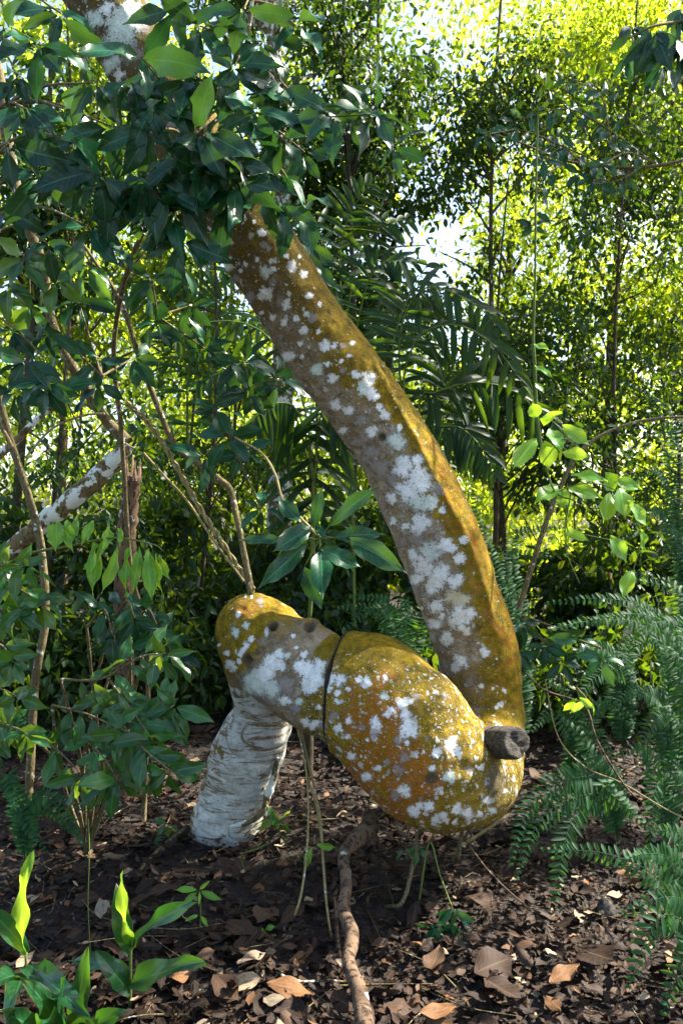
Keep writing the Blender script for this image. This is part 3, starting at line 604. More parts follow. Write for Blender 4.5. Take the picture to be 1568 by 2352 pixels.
# right: yellow green small-leaved trees
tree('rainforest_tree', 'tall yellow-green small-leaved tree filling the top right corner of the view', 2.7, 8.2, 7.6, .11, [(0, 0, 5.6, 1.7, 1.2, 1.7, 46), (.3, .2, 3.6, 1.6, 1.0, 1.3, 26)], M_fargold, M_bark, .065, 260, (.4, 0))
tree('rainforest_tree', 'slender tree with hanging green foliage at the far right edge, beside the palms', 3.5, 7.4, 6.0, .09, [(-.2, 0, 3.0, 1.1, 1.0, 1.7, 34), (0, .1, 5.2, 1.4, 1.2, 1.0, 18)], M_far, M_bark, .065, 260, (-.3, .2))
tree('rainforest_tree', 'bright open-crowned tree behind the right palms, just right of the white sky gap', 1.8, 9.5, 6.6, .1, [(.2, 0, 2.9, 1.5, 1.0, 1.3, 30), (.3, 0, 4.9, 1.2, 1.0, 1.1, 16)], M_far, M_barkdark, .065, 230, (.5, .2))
tree('rainforest_tree', 'dark-leaved tree standing against the bright sky above the palm crown', .35, 7.6, 7.2, .07, [(.1, 0, 5.1, .9, .8, 1.3, 24), (.45, 0, 3.6, .65, .5, .7, 9), (-.3, 0, 3.6, .55, .5, .9, 10)], M_farshaded, M_barkdark, .08, 170, (.1, .1))
tree('rainforest_tree', 'thick grey-trunked tree rising behind the leaning trunk near the top centre', -.58, 6.9, 7.5, .125, [(0, 0, 6.3, 1.3, 1.1, .9, 22), (.1, .2, 4.4, .6, .5, .7, 8)], M_farshaded, M_lichbark, .08, 200, (-.02, .1))
tree('rainforest_tree', 'mixed green leafy tree between the sky hole and the top right tree', 1.35, 7.4, 6.8, .05, [(0, 0, 5.2, .9, .8, .8, 22), (.25, 0, 3.0, .9, .8, 1.0, 22)], M_farshaded, M_bark, .07, 220, (.2, .1))
tree('rainforest_tree', 'dark tree with hanging strings of small leaves at the top centre', .0, 6.4, 6.6, .045, [(.15, 0, 5.0, .75, .6, .9, 22)], M_farshaded, M_barkdark, .075, 190, (.1, .1))
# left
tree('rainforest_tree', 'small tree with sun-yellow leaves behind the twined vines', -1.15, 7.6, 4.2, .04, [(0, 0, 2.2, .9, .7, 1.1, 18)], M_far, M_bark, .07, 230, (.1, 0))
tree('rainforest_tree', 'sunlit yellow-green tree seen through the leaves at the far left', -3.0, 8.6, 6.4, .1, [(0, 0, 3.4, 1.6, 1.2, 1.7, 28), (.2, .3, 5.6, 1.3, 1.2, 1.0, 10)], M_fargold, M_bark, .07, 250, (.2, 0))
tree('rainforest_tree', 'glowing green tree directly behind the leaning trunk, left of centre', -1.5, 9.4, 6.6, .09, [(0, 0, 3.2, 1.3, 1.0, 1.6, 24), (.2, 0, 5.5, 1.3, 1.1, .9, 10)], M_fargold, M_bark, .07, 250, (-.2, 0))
tree('rainforest_tree', 'shaded tree with deep green leaves behind the top left corner', -2.5, 6.0, 5.4, .07, [(.1, 0, 4.0, 1.1, .8, .9, 22)], M_farshaded, M_barkdark, .085, 180, (.2, .2))
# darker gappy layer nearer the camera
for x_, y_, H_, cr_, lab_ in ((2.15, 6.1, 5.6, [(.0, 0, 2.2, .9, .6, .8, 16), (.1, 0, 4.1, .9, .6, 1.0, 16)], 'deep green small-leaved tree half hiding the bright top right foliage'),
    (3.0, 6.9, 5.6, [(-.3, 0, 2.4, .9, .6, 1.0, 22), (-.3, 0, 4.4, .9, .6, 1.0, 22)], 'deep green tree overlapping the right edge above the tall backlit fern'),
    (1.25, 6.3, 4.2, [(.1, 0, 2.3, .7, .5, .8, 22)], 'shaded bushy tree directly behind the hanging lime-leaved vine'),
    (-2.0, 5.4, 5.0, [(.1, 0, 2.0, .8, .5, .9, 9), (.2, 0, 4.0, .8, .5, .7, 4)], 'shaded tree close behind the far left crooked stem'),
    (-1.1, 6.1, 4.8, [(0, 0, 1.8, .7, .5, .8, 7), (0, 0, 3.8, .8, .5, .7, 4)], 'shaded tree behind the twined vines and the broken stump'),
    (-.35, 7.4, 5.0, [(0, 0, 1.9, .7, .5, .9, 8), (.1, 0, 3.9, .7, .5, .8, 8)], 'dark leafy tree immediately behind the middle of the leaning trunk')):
    tree('rainforest_tree', lab_, x_, y_, H_, .03, cr_, M_farshaded, M_barkdark, .075, 105, (.1, .1), crad=.36)
# far wood
wood = LM()
n = 150
C = np.stack([rng.uniform(-11, 11, n), rng.uniform(13, 20, n), rng.uniform(.6, 4.3, n)], 1)
clumps_leaves(wood, C, 1.2, 330, .15, .4, True)
C = np.stack([rng.uniform(-10, 10, 130), rng.uniform(14, 20, 130), rng.uniform(4.3, 13, 130)], 1); clumps_leaves(wood, C, 1.3, 300, .16, .4, True)
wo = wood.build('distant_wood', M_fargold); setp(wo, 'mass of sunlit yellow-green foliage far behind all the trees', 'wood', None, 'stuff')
# unseen canopy added overhead to the right to shade the place, with gaps
tree('shading_canopy_tree', 'tall unseen tree added beyond the right side, its gappy crown shading the view', 6.4, 5.3, 9.5, .16, [(-1.6, .2, 7.3, 2.4, 2.0, .9, 15), (-2.2, .2, 8.0, 1.6, 1.6, .7, 3)], M_far, M_bark, .1, 120, (-.5, 0), crad=.6)

# ------------------------------------------------------------------ dark understory shrubs
def shrub(label, x, y, H, Wd, n, L, mat, npc=90, name='understory_shrub', group='understory shrubs behind the tree', cat='shrub', crad=.3, droop=.5):
    b = np.array([x, y, float(gz(x, y))]); root = thing(name, b, label, cat, group)
    o = unit(rdir(n)) * (rng.random((n, 1)) ** .4); C = b + np.array([0, 0, H * .55]) + o * np.array([Wd, Wd * .7, H * .5]); C[:, 2] = np.maximum(C[:, 2], b[2] + .12)
    st = TB()
    for c in C[:14]:
        st.tube([b + rng.normal(0, .03, 3) - [0, 0, .05], (b + c) / 2 + rng.normal(0, .06, 3), c], [.012, .004], 5, 4, .1, cap=False)
    st.build('stems', M_barkdark, root)
    lm = LM(); clumps_leaves(lm, C, crad * rng.uniform(.7, 1.2, n), npc, L, droop, False); lm.build('foliage', mat, root)
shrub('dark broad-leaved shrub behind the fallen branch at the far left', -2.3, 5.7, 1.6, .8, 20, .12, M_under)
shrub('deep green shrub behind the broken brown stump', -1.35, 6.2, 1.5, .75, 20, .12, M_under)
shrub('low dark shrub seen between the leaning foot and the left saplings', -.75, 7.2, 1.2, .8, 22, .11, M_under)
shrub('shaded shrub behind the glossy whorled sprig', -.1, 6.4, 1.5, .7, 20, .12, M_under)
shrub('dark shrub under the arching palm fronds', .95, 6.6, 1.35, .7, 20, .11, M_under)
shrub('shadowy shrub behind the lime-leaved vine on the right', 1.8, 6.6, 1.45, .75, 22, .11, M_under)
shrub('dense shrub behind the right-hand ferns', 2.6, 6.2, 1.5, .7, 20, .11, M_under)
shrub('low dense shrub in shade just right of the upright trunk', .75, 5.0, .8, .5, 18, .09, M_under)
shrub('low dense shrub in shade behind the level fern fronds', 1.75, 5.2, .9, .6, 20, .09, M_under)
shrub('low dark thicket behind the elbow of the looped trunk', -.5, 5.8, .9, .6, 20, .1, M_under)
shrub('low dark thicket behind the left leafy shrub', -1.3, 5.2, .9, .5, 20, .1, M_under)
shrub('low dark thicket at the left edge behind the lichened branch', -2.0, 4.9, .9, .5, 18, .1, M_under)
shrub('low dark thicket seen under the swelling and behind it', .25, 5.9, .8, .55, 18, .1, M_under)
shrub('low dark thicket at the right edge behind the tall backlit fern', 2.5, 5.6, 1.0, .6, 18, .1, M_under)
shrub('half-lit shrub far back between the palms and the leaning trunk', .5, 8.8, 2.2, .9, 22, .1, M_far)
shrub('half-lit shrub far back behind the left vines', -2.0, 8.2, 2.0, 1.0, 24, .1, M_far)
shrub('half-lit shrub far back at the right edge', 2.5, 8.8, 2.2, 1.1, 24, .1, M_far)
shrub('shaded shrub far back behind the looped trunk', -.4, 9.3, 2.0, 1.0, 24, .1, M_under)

# ------------------------------------------------------------------ palms
def frond(lm, tb_, pts, n, L, r=.008, droop=.5, W=.03, tint=None, face=(0, -1, .6), nu=6, spreadang=.9, both=True):
    a_ = catmull(np.array(pts), 10); tb_.tube(a_[::3], [r, r * .3], 6, 1)
    ts = np.linspace(.22, .99, n); ii = (ts * (len(a_) - 1)).astype(int); T = unit(np.gradient(a_, axis=0))[ii]
    sdv = unit(np.cross(T, np.array(face, float)[None]))
    for sg in ((1, -1) if both else (1,)):
        d = unit(T * (1.1 - spreadang * .5) + sdv * sg * spreadang + np.array([0, 0, -droop])[None] + rdir(n, .08))
        l = L * np.sin(np.pi * (.18 + .75 * ts)) ** .7 * rng.uniform(.88, 1.08, n)
        lm.add(a_[ii], d, np.array(face)[None] + rdir(n, .25), l, W * rng.uniform(.85, 1.1, n), rng.uniform(.15, .5, n), rng.uniform(.3, .7, n), nu, 2, 0, tint, prof_lance)
def palm(label, x, y, fronds, mat=None, trunk_h=.5, r=.03, L=.34, n=16, W=.058):
    b = np.array([x, y, float(gz(x, y))]); root = thing('palm', b, label, 'palm', 'understory palms')
    top = b + np.array([0, 0, trunk_h]); t_ = TB(); t_.tube([b - [0, 0, .05], (b + top) / 2 + [.01, 0, 0], top], [r, r * .8], 8, 4, .05); t_.build('trunk', M_barkdark, root)
    for pts, ln_, dr in fronds:
        lm = LM(); tt = TB(); frond(lm, tt, [top] + [P(*q_) for q_ in pts], n, ln_, .009, dr, W)
        o = lm.build('frond', mat or M_palm, root); s_ = tt.build('stalk', M_green, None)
        me_ = s_.data; vv_ = np.empty(len(me_.vertices) * 3); me_.vertices.foreach_get('co', vv_); vv_ = vv_.reshape(-1, 3) - np.array(root.location); me_.vertices.foreach_set('co', vv_.ravel()); s_.parent = o
palm('dark palm with long arching fronds right of the leaning trunk', .62, 4.9, [
    ([(930, 1000, 4.9), (945, 800, 4.8), (1030, 745, 4.7), (1130, 790, 4.5), (1210, 900, 4.4)], .33, .7),
    ([(960, 980, 4.9), (1010, 900, 4.8), (1120, 880, 4.7), (1230, 930, 4.6), (1330, 1040, 4.5)], .36, .6),
    ([(930, 1000, 4.9), (900, 820, 5.0), (930, 700, 5.1), (985, 600, 5.2)], .3, .25),
    ([(930, 980, 4.9), (920, 760, 4.9), (980, 660, 4.8), (1090, 700, 4.7), (1150, 760, 4.6)], .3, .5),
    ([(950, 1050, 4.9), (1030, 980, 4.7), (1090, 1010, 4.6), (1140, 1090, 4.5)], .3, .6)], trunk_h=.35)
palm('palm with upright sunlit fronds behind the middle of the leaning trunk', .1, 5.6, [
    ([(800, 900, 5.6), (780, 620, 5.6), (800, 500, 5.5), (850, 420, 5.4)], .36, .25),
    ([(800, 900, 5.6), (760, 600, 5.6), (690, 500, 5.6), (620, 470, 5.6)], .36, .4),
    ([(810, 900, 5.6), (830, 700, 5.5), (870, 610, 5.4), (930, 600, 5.3)], .33, .4),
    ([(800, 900, 5.6), (800, 700, 5.6), (850, 540, 5.5), (940, 500, 5.5)], .35, .3)], M_palm, trunk_h=.5, W=.06)
palm('drooping dark palm hanging behind the left edge of the leaning trunk', -.2, 4.6, [
    ([(720, 1150, 4.6), (735, 960, 4.5), (770, 915, 4.4), (830, 960, 4.3)], .42, 1.4),
    ([(720, 1150, 4.6), (690, 960, 4.5), (640, 925, 4.4), (585, 960, 4.3)], .42, 1.3),
    ([(720, 1150, 4.6), (690, 900, 4.6), (600, 760, 4.6), (480, 740, 4.6), (400, 790, 4.5)], .3, .7),
    ([(720, 1150, 4.6), (650, 880, 4.7), (560, 840, 4.6), (450, 880, 4.5)], .3, .8)], trunk_h=.6, W=.05)
palm('palm with thin fronds glowing in the sun left of centre', -1.25, 6.4, [
    ([(430, 900, 6.4), (420, 700, 6.3), (470, 620, 6.2), (560, 640, 6.1)], .35, .5),
    ([(430, 900, 6.4), (400, 720, 6.3), (330, 650, 6.2), (250, 690, 6.1)], .35, .5),
    ([(430, 900, 6.4), (450, 780, 6.3), (530, 720, 6.2), (620, 760, 6.1)], .35, .6)], M_mid, trunk_h=.8, W=.04)

# ------------------------------------------------------------------ ferns
def fernfrond(lm, tb_, pts, n=20, L=.13, r=.0026, face=(.1, -.85, .55), tint=None, m=11):
    """an arching rachis with close-set toothed leaflets on both sides, like a comb"""
    a_ = catmull(np.array(pts), 14); tb_.tube(a_[::4], [r, r * .3], 5, 1)
    seg = np.linalg.norm(np.diff(a_, axis=0), axis=1); cum = np.concatenate([[0], np.cumsum(seg)]); tot = cum[-1]
    k = int(max(14, tot * .85 / .024)); ts = np.linspace(.15, .99, k); pos = np.stack([np.interp(ts * tot, cum, a_[:, c]) for c in range(3)], 1)
    T = unit(np.gradient(pos, axis=0)); sdv = unit(np.cross(T, np.array(face, float)[None]))
    for sg in (1, -1):
        d = unit(T * .42 + sdv * sg + np.array([0, 0, -.12])[None] + rdir(k, .07))
        l = L * .78 * np.clip(1.1 - ts ** 2, .1, 1) * (.5 + .5 * np.clip((ts - .1) * 4, 0, 1)) * rng.uniform(.72, 1.12, k)
        nr = np.array(face)[None] + rdir(k, .2)
        lm.add(pos, d, nr, l, .015 + .06 * l, rng.uniform(.05, .35, k), .35, 6, 2, .0, tint, prof_tooth)
def prof_tooth(u): return prof_lance(u) * (1 + .22 * np.sin(u * 37.7))
def fern(label, foot, fronds, mat=None, n=20, L=.13, m=11):
    root = thing('fern', foot, label, 'fern', 'ferns in the undergrowth'); b = np.array(root.location)
    jf = []
    for pts in fronds:
        jf.append((pts, 0))
        if rng.random() < .35: jf.append((pts, 1))
    for pts, jt in jf:
        lm = LM(); tt = TB(); jv = rng.normal(0, .10, 3) * jt; pw = [b] + [P(*q_) + jv * (k_ + 1) / len(pts) for k_, q_ in enumerate(pts)]
        fernfrond(lm, tt, pw, n, L, m=m)
        lm.V.extend(np.vstack(tt.V).astype(np.float32)[None]); nvt = tt.n
        lm.F.append(np.vstack(tt.F) + lm.n); lm.T.append(np.tile(np.array([[.6, .5, .5, 1]], np.float32), (nvt, 1))); lm.U.append(np.zeros((nvt, 3), np.float32)); lm.n += nvt
        lm.build('frond', mat or M_fern, root)
fern('fern with long level fronds caught by the sun, right of the looped trunk', G(1640, 3.6), [
    [(1560, 1520, 3.5), (1480, 1400, 3.4), (1380, 1375, 3.3), (1250, 1385, 3.3)],
    [(1560, 1560, 3.5), (1500, 1440, 3.3), (1400, 1420, 3.2), (1290, 1440, 3.15)],
    [(1580, 1560, 3.4), (1540, 1450, 3.2), (1470, 1410, 3.1), (1350, 1425, 3.05)],
    [(1600, 1520, 3.5), (1580, 1400, 3.4), (1540, 1350, 3.4), (1440, 1330, 3.4)]], n=19, L=.12)
fern('fern with a drooping forked frond hanging at the right edge', G(1660, 3.2), [
    [(1560, 1560, 3.1), (1510, 1470, 3.0), (1515, 1500, 2.95), (1530, 1600, 2.9)],
    [(1600, 1560, 3.1), (1580, 1450, 3.0), (1560, 1470, 2.9), (1585, 1590, 2.85)],
    [(1600, 1500, 3.1), (1560, 1430, 3.0), (1480, 1440, 2.9), (1430, 1500, 2.9)]], n=20, L=.10)
fern('blue-green fern drooping over dead leaves right of the round swelling', G(1420, 3.5), [
    [(1400, 1800, 3.4), (1310, 1790, 3.2), (1215, 1850, 3.1), (1170, 1990, 3.0)],
    [(1400, 1840, 3.4), (1320, 1830, 3.2), (1235, 1890, 3.1), (1185, 2020, 3.0)],
    [(1400, 1830, 3.4), (1330, 1850, 3.2), (1290, 1960, 3.05), (1270, 2120, 2.95)],
    [(1400, 1800, 3.4), (1370, 1790, 3.3), (1420, 1830, 3.3), (1470, 1880, 3.3)],
    [(1400, 1840, 3.4), (1370, 1760, 3.3), (1330, 1690, 3.3), (1290, 1650, 3.3)]], n=17, L=.13)
fern('fern with one sun-flecked frond reaching across above the small lichened stone', G(1600, 3.0), [
    [(1560, 2100, 2.9), (1500, 2010, 2.8), (1390, 1960, 2.8), (1240, 1950, 2.8)],
    [(1590, 2080, 2.9), (1560, 1990, 2.8), (1510, 1960, 2.75), (1440, 1970, 2.7)],
    [(1600, 2050, 2.9), (1590, 1960, 2.8), (1570, 1940, 2.7), (1540, 1950, 2.7)]], n=19, L=.10)
fern('bright green fern fanning out in the lower right corner', G(1680, 2.55), [
    [(1620, 2200, 2.5), (1560, 2110, 2.4), (1500, 2120, 2.35), (1440, 2270, 2.3)],
    [(1640, 2200, 2.5), (1600, 2090, 2.4), (1530, 2060, 2.3), (1430, 2100, 2.3)],
    [(1650, 2260, 2.4), (1620, 2180, 2.35), (1560, 2230, 2.3), (1520, 2330, 2.25)],
    [(1660, 2240, 2.4), (1650, 2130, 2.35), (1600, 2060, 2.3), (1560, 2000, 2.3)]], n=17, L=.13)
fern('upright fern standing at the right edge above the lower corner fern', G(1560, 3.6), [
    [(1530, 1900, 3.5), (1520, 1800, 3.4), (1500, 1830, 3.3), (1490, 1990, 3.2)],
    [(1540, 1880, 3.5), (1555, 1780, 3.4), (1570, 1780, 3.3), (1600, 1860, 3.3)],
    [(1530, 1880, 3.5), (1500, 1760, 3.5), (1460, 1720, 3.4), (1400, 1740, 3.4)],
    [(1530, 1880, 3.5), (1560, 1720, 3.5), (1540, 1640, 3.4), (1500, 1620, 3.4)]], n=20, L=.11)
fern('dark fern between the swelling and the upright trunk', G(930, 4.6), [
    [(930, 1600, 4.5), (910, 1450, 4.4), (880, 1380, 4.3), (800, 1370, 4.3)],
    [(930, 1600, 4.5), (930, 1440, 4.4), (930, 1380, 4.3), (925, 1480, 4.2)],
    [(930, 1600, 4.5), (900, 1420, 4.4), (850, 1400, 4.3), (790, 1450, 4.3)],
    [(930, 1600, 4.5), (960, 1440, 4.4), (980, 1400, 4.3), (985, 1500, 4.2)]], n=20, L=.14)
fern('tall fern backlit at the right edge above the level fronds', G(1620, 4.4), [
    [(1590, 1400, 4.3), (1540, 1150, 4.2), (1500, 1080, 4.1), (1450, 1120, 4.1)],
    [(1590, 1400, 4.3), (1560, 1100, 4.2), (1540, 950, 4.2), (1480, 900, 4.2)],
    [(1600, 1400, 4.3), (1600, 1100, 4.2), (1580, 980, 4.1), (1530, 1000, 4.0)],
    [(1590, 1400, 4.3), (1530, 1200, 4.2), (1490, 1180, 4.1), (1440, 1240, 4.1)],
    [(1600, 1400, 4.3), (1560, 1250, 4.2), (1540, 1220, 4.1), (1520, 1290, 4.1)]], n=22, L=.14)
fern('small fern poking out beside the right rim of the trunk', G(1200, 4.6), [
    [(1190, 1500, 4.5), (1160, 1300, 4.4), (1180, 1270, 4.3), (1270, 1280, 4.3)],
    [(1190, 1500, 4.5), (1120, 1250, 4.5), (1090, 1170, 4.5), (1085, 1120, 4.5)]], n=20, L=.12)
fern('dim fern in deep shade straight right of the sawn stub', G(1330, 4.0), [
    [(1320, 1720, 3.9), (1290, 1660, 3.8), (1260, 1640, 3.8), (1220, 1680, 3.7)], [(1330, 1720, 3.9), (1350, 1640, 3.8), (1390, 1620, 3.7), (1440, 1660, 3.7)],
    [(1330, 1720, 3.9), (1300, 1600, 3.8), (1250, 1560, 3.8)], [(1330, 1720, 3.9), (1360, 1680, 3.7), (1390, 1710, 3.6), (1400, 1770, 3.5)]], n=16, L=.12)
fern('shadowy fern at the right edge just below the drooping forked frond', G(1540, 4.2), [
    [(1530, 1650, 4.1), (1500, 1600, 4.0), (1450, 1590, 3.9), (1400, 1630, 3.8)], [(1540, 1650, 4.1), (1560, 1600, 4.0), (1590, 1610, 3.9), (1600, 1680, 3.8)],
    [(1530, 1650, 4.1), (1510, 1650, 3.9), (1480, 1690, 3.8), (1470, 1760, 3.7)], [(1530, 1650, 4.1), (1540, 1540, 4.1), (1530, 1500, 4.0)]], n=16, L=.13)
fern('low fern spreading beneath the level fronds, right of the wavy dark sprig', G(1430, 4.6), [
    [(1430, 1560, 4.5), (1400, 1500, 4.4), (1350, 1490, 4.3), (1290, 1540, 4.2)], [(1430, 1560, 4.5), (1450, 1490, 4.4), (1500, 1480, 4.3), (1560, 1530, 4.2)],
    [(1430, 1560, 4.5), (1430, 1500, 4.3), (1440, 1540, 4.2), (1450, 1600, 4.1)], [(1430, 1560, 4.5), (1400, 1540, 4.3), (1350, 1570, 4.2), (1320, 1640, 4.1)]], n=16, L=.14)
fern('small shaded fern among the dead leaves at the far left', G(60, 3.4), [
    [(60, 1860, 3.3), (110, 1860, 3.2), (160, 1900, 3.2)], [(50, 1860, 3.3), (70, 1900, 3.2), (110, 1960, 3.1)],
    [(40, 1850, 3.3), (20, 1780, 3.2), (30, 1830, 3.1), (40, 1890, 3.0)], [(60, 1860, 3.3), (140, 1870, 3.3), (190, 1940, 3.1)],
    [(50, 1850, 3.3), (10, 1800, 3.2), (-30, 1840, 3.1)]], n=16, L=.08, m=8)
fern('low dark fern under the leafy shrub at the left edge', G(-60, 3.9), [
    [(-20, 1720, 3.8), (20, 1650, 3.7), (80, 1690, 3.6)], [(-20, 1720, 3.8), (40, 1690, 3.7), (120, 1710, 3.6)], [(-20, 1700, 3.8), (-10, 1620, 3.7), (30, 1600, 3.6)]], n=16, L=.1, m=8)

# ------------------------------------------------------------------ upper left broad leaves: branches of the near saplings
# sapling one: stem along the left edge
def sap(name, label, cat, foot, stem_pts, r0, r1, bark, group=None):
    root = thing(name, foot, label, cat, group); t_ = TB(); t_.tube(stem_pts, np.linspace(r0, r1, len(stem_pts)), 10, 6, .02); t_.build('stem', bark, root); return root
d0 = 3.3
s1 = sap('sapling', 'slim pale-barked sapling rising along the left edge with big glossy dark leaves overhead', 'sapling', G(60, 3.5),
    [G(60, 3.5) - [0, 0, .05], P(75, 1660, 3.5), P(85, 1540, 3.5), P(105, 1420, 3.5), P(95, 1260, 3.5), P(60, 1120, 3.45), P(10, 960, 3.4), P(-40, 700, 3.3), P(-60, 300, 3.2), P(-40, -100, 3.0)], .019, .014, M_twig)
lm = LM(); tb_ = TB()
DEEP = 2.5
# whorl centres across the top left (x, y, depth, n, leaf length)
W1 = [(95, 105, 2.5, 7, .15), (60, 250, 2.5, 7, .16), (150, 250, 2.6, 6, .16), (215, 190, 2.5, 6, .16), (20, 330, 2.4, 6, .17), (180, 330, 2.45, 7, .18), (255, 290, 2.5, 5, .15), (90, 400, 2.5, 6, .16), (225, 400, 2.4, 7, .18), (20, 60, 2.6, 6, .15), (140, 30, 2.7, 7, .15), (40, 180, 2.8, 7, .14),
      (265, 440, 2.45, 6, .17), (205, 520, 2.5, 6, .17), (110, 560, 2.7, 6, .13), (30, 480, 2.8, 7, .13)]
for x, y, d_, n, L_ in W1:
    c = P(x, y, d_); whorl(lm, c, max(3, int(n * .8)), L_ * 1.05, L_ * .42, face=(.1, -1, .25), droop=.75, wave=.7)
    s_ = P(-40 + rng.uniform(-10, 10), np.clip(y + rng.uniform(-120, 120), 0, 700), 3.1); tb_.tube([s_, (s_ + c) / 2 + np.array([0, .05, .08]), c], [.007, .003], 6, 5, .05)
lm.build('foliage', M_dark, s1); tb_.build('branches', M_twig, s1)
s2 = sap('sapling', 'young tree left of the leaning trunk, its big dark leaves draped over it', 'sapling', G(330, 3.9),
    [G(330, 3.9) - [0, 0, .05], P(340, 1500, 3.8), P(300, 1300, 3.6), P(280, 1000, 3.4), P(262, 800, 3.2), P(300, 600, 2.9), P(380, 450, 2.75), P(440, 330, 2.65), P(520, 250, 2.6), P(560, 130, 2.6), P(580, 0, 2.6), P(600, -200, 2.6)], .012, .006, M_twig)
lm = LM(); tb_ = TB()
W2 = [(420, 550, 2.45, 5, .17), (400, 490, 2.45, 6, .16), (350, 440, 2.45, 5, .17), (650, 470, 2.5, 4, .15), (700, 470, 2.55, 3, .14), (545, 430, 2.4, 5, .16), (495, 350, 2.38, 6, .17), (300, 190, 2.5, 5, .15), (345, 300, 2.45, 6, .16), (405, 235, 2.5, 5, .15), (430, 330, 2.45, 6, .16), (380, 160, 2.5, 5, .15), (480, 410, 2.45, 6, .16), (460, 60, 2.5, 6, .15), (540, 150, 2.5, 7, .16), (600, 95, 2.6, 6, .15), (500, 215, 2.5, 6, .15), (440, 180, 2.45, 5, .16), (350, 245, 2.45, 6, .16), (325, 130, 2.4, 3, .19), (590, 250, 2.45, 7, .15), (640, 200, 2.55, 6, .15), (690, 240, 2.6, 6, .15), (650, 320, 2.5, 6, .15), (480, 310, 2.4, 8, .17),
      (430, 370, 2.4, 7, .17), (520, 380, 2.4, 7, .17), (455, 300, 2.35, 5, .19), (395, 440, 2.4, 5, .17), (610, 390, 2.5, 6, .15), (600, 450, 2.5, 4, .15), (700, 350, 2.7, 5, .14), (430, 505, 2.5, 4, .17), (340, 400, 2.4, 5, .16), (320, 480, 2.5, 5, .14), (560, 20, 2.5, 5, .16), (400, 20, 2.5, 5, .15), (680, 60, 2.6, 5, .15), (520, 470, 2.5, 4, .15)]
for i, (x, y, d_, n, L_) in enumerate(W2):
    c = P(x, y, d_); whorl(lm, c, max(3, int(n * .85)), L_ * 1.05, L_ * .42, face=(0, -1, .3), droop=.7, wave=.7)
    j = [P(520, 250, 2.6), P(440, 330, 2.65), P(560, 130, 2.6), P(380, 450, 2.75)][i % 4] if True else None
    s_ = min([P(520, 250, 2.6), P(440, 330, 2.65), P(560, 130, 2.6), P(380, 450, 2.75), P(580, 0, 2.6)], key=lambda q_: np.linalg.norm(q_ - c)); tb_.tube([s_, (s_ + c) / 2 + np.array([0, .03, .04]), c], [.005, .0025], 6, 5, .05)
lm.build('foliage', M_dark, s2); tb_.build('branches', M_twig, s2)
# branch reaching right with leaves against the bright gap
s3 = sap('leafy_branch', 'thin twig of glossy leaves reaching right from the dark cluster, against the bright sky gap', 'branch', P(590, 260, 2.5),
    [P(590, 260, 2.5), P(680, 265, 2.45), P(760, 268, 2.4), P(850, 262, 2.4)], .004, .002, M_green)
lm = LM()
for (x, y, d_, n, L_, p0) in ((765, 262, 2.4, 5, .15, .2), (860, 262, 2.4, 7, .16, -.6), (800, 270, 2.45, 4, .13, 4.2), (905, 340, 2.5, 4, .11, 5)):
    whorl(lm, P(x, y, d_), n, L_ * .9, droop=.35, wave=.7, ph0=p0)
lm.build('foliage', M_dark, s3)
# top right branch of glossy drooping leaves
s4 = sap('leafy_branch', 'branch of pointed blue-green leaves hanging into the top right corner', 'branch', P(1640, 60, 3.0),
    [P(1640, 60, 3.0), P(1580, 50, 2.9), P(1500, 60, 2.8), P(1440, 90, 2.8)], .008, .003, M_twig)
lm = LM()
for (x, y, d_, n, L_) in ((1500, 70, 2.8, 8, .16), (1555, 90, 2.8, 8, .17), (1450, 60, 2.9, 6, .13), (1565, 20, 2.9, 6, .14), (1520, 150, 2.9, 5, .12), (1440, 130, 3.0, 4, .09)):
    whorl(lm, P(x, y, d_), n, L_ * .9, droop=1.2, wave=.3)
lm.build('foliage', M_dark, s4)
s5 = sap('leafy_branch', 'slender grey-green branch with small leaves crossing in from the right edge', 'branch', P(1660, 340, 3.6),
    [P(1660, 340, 3.6), P(1540, 375, 3.6), P(1430, 385, 3.6), P(1300, 370, 3.6), P(1200, 330, 3.6), P(1110, 300, 3.6)], .009, .003, M_twig)
lm = LM(); tb_ = TB()
for pts, n in (([(1500, 375, 3.6), (1400, 300, 3.5), (1300, 250, 3.5), (1180, 280, 3.5)], 16), ([(1400, 385, 3.6), (1300, 340, 3.5), (1200, 300, 3.5), (1110, 310, 3.4)], 16), ([(1480, 380, 3.6), (1400, 420, 3.5), (1330, 400, 3.5)], 12),
               ([(1300, 370, 3.6), (1240, 420, 3.5), (1225, 520, 3.5)], 10), ([(1400, 330, 3.6), (1380, 220, 3.6), (1300, 180, 3.6)], 12), ([(1500, 375, 3.6), (1440, 350, 3.5), (1380, 380, 3.4)], 10), ([(1340, 380, 3.6), (1290, 340, 3.5), (1250, 370, 3.4)], 10)):
    shoot(lm, tb_, [P(*q_) for q_ in pts], n, .085, .004, .034, .4)
lm.build('foliage', M_dark, s5); tb_.build('twigs', M_twig, s5)

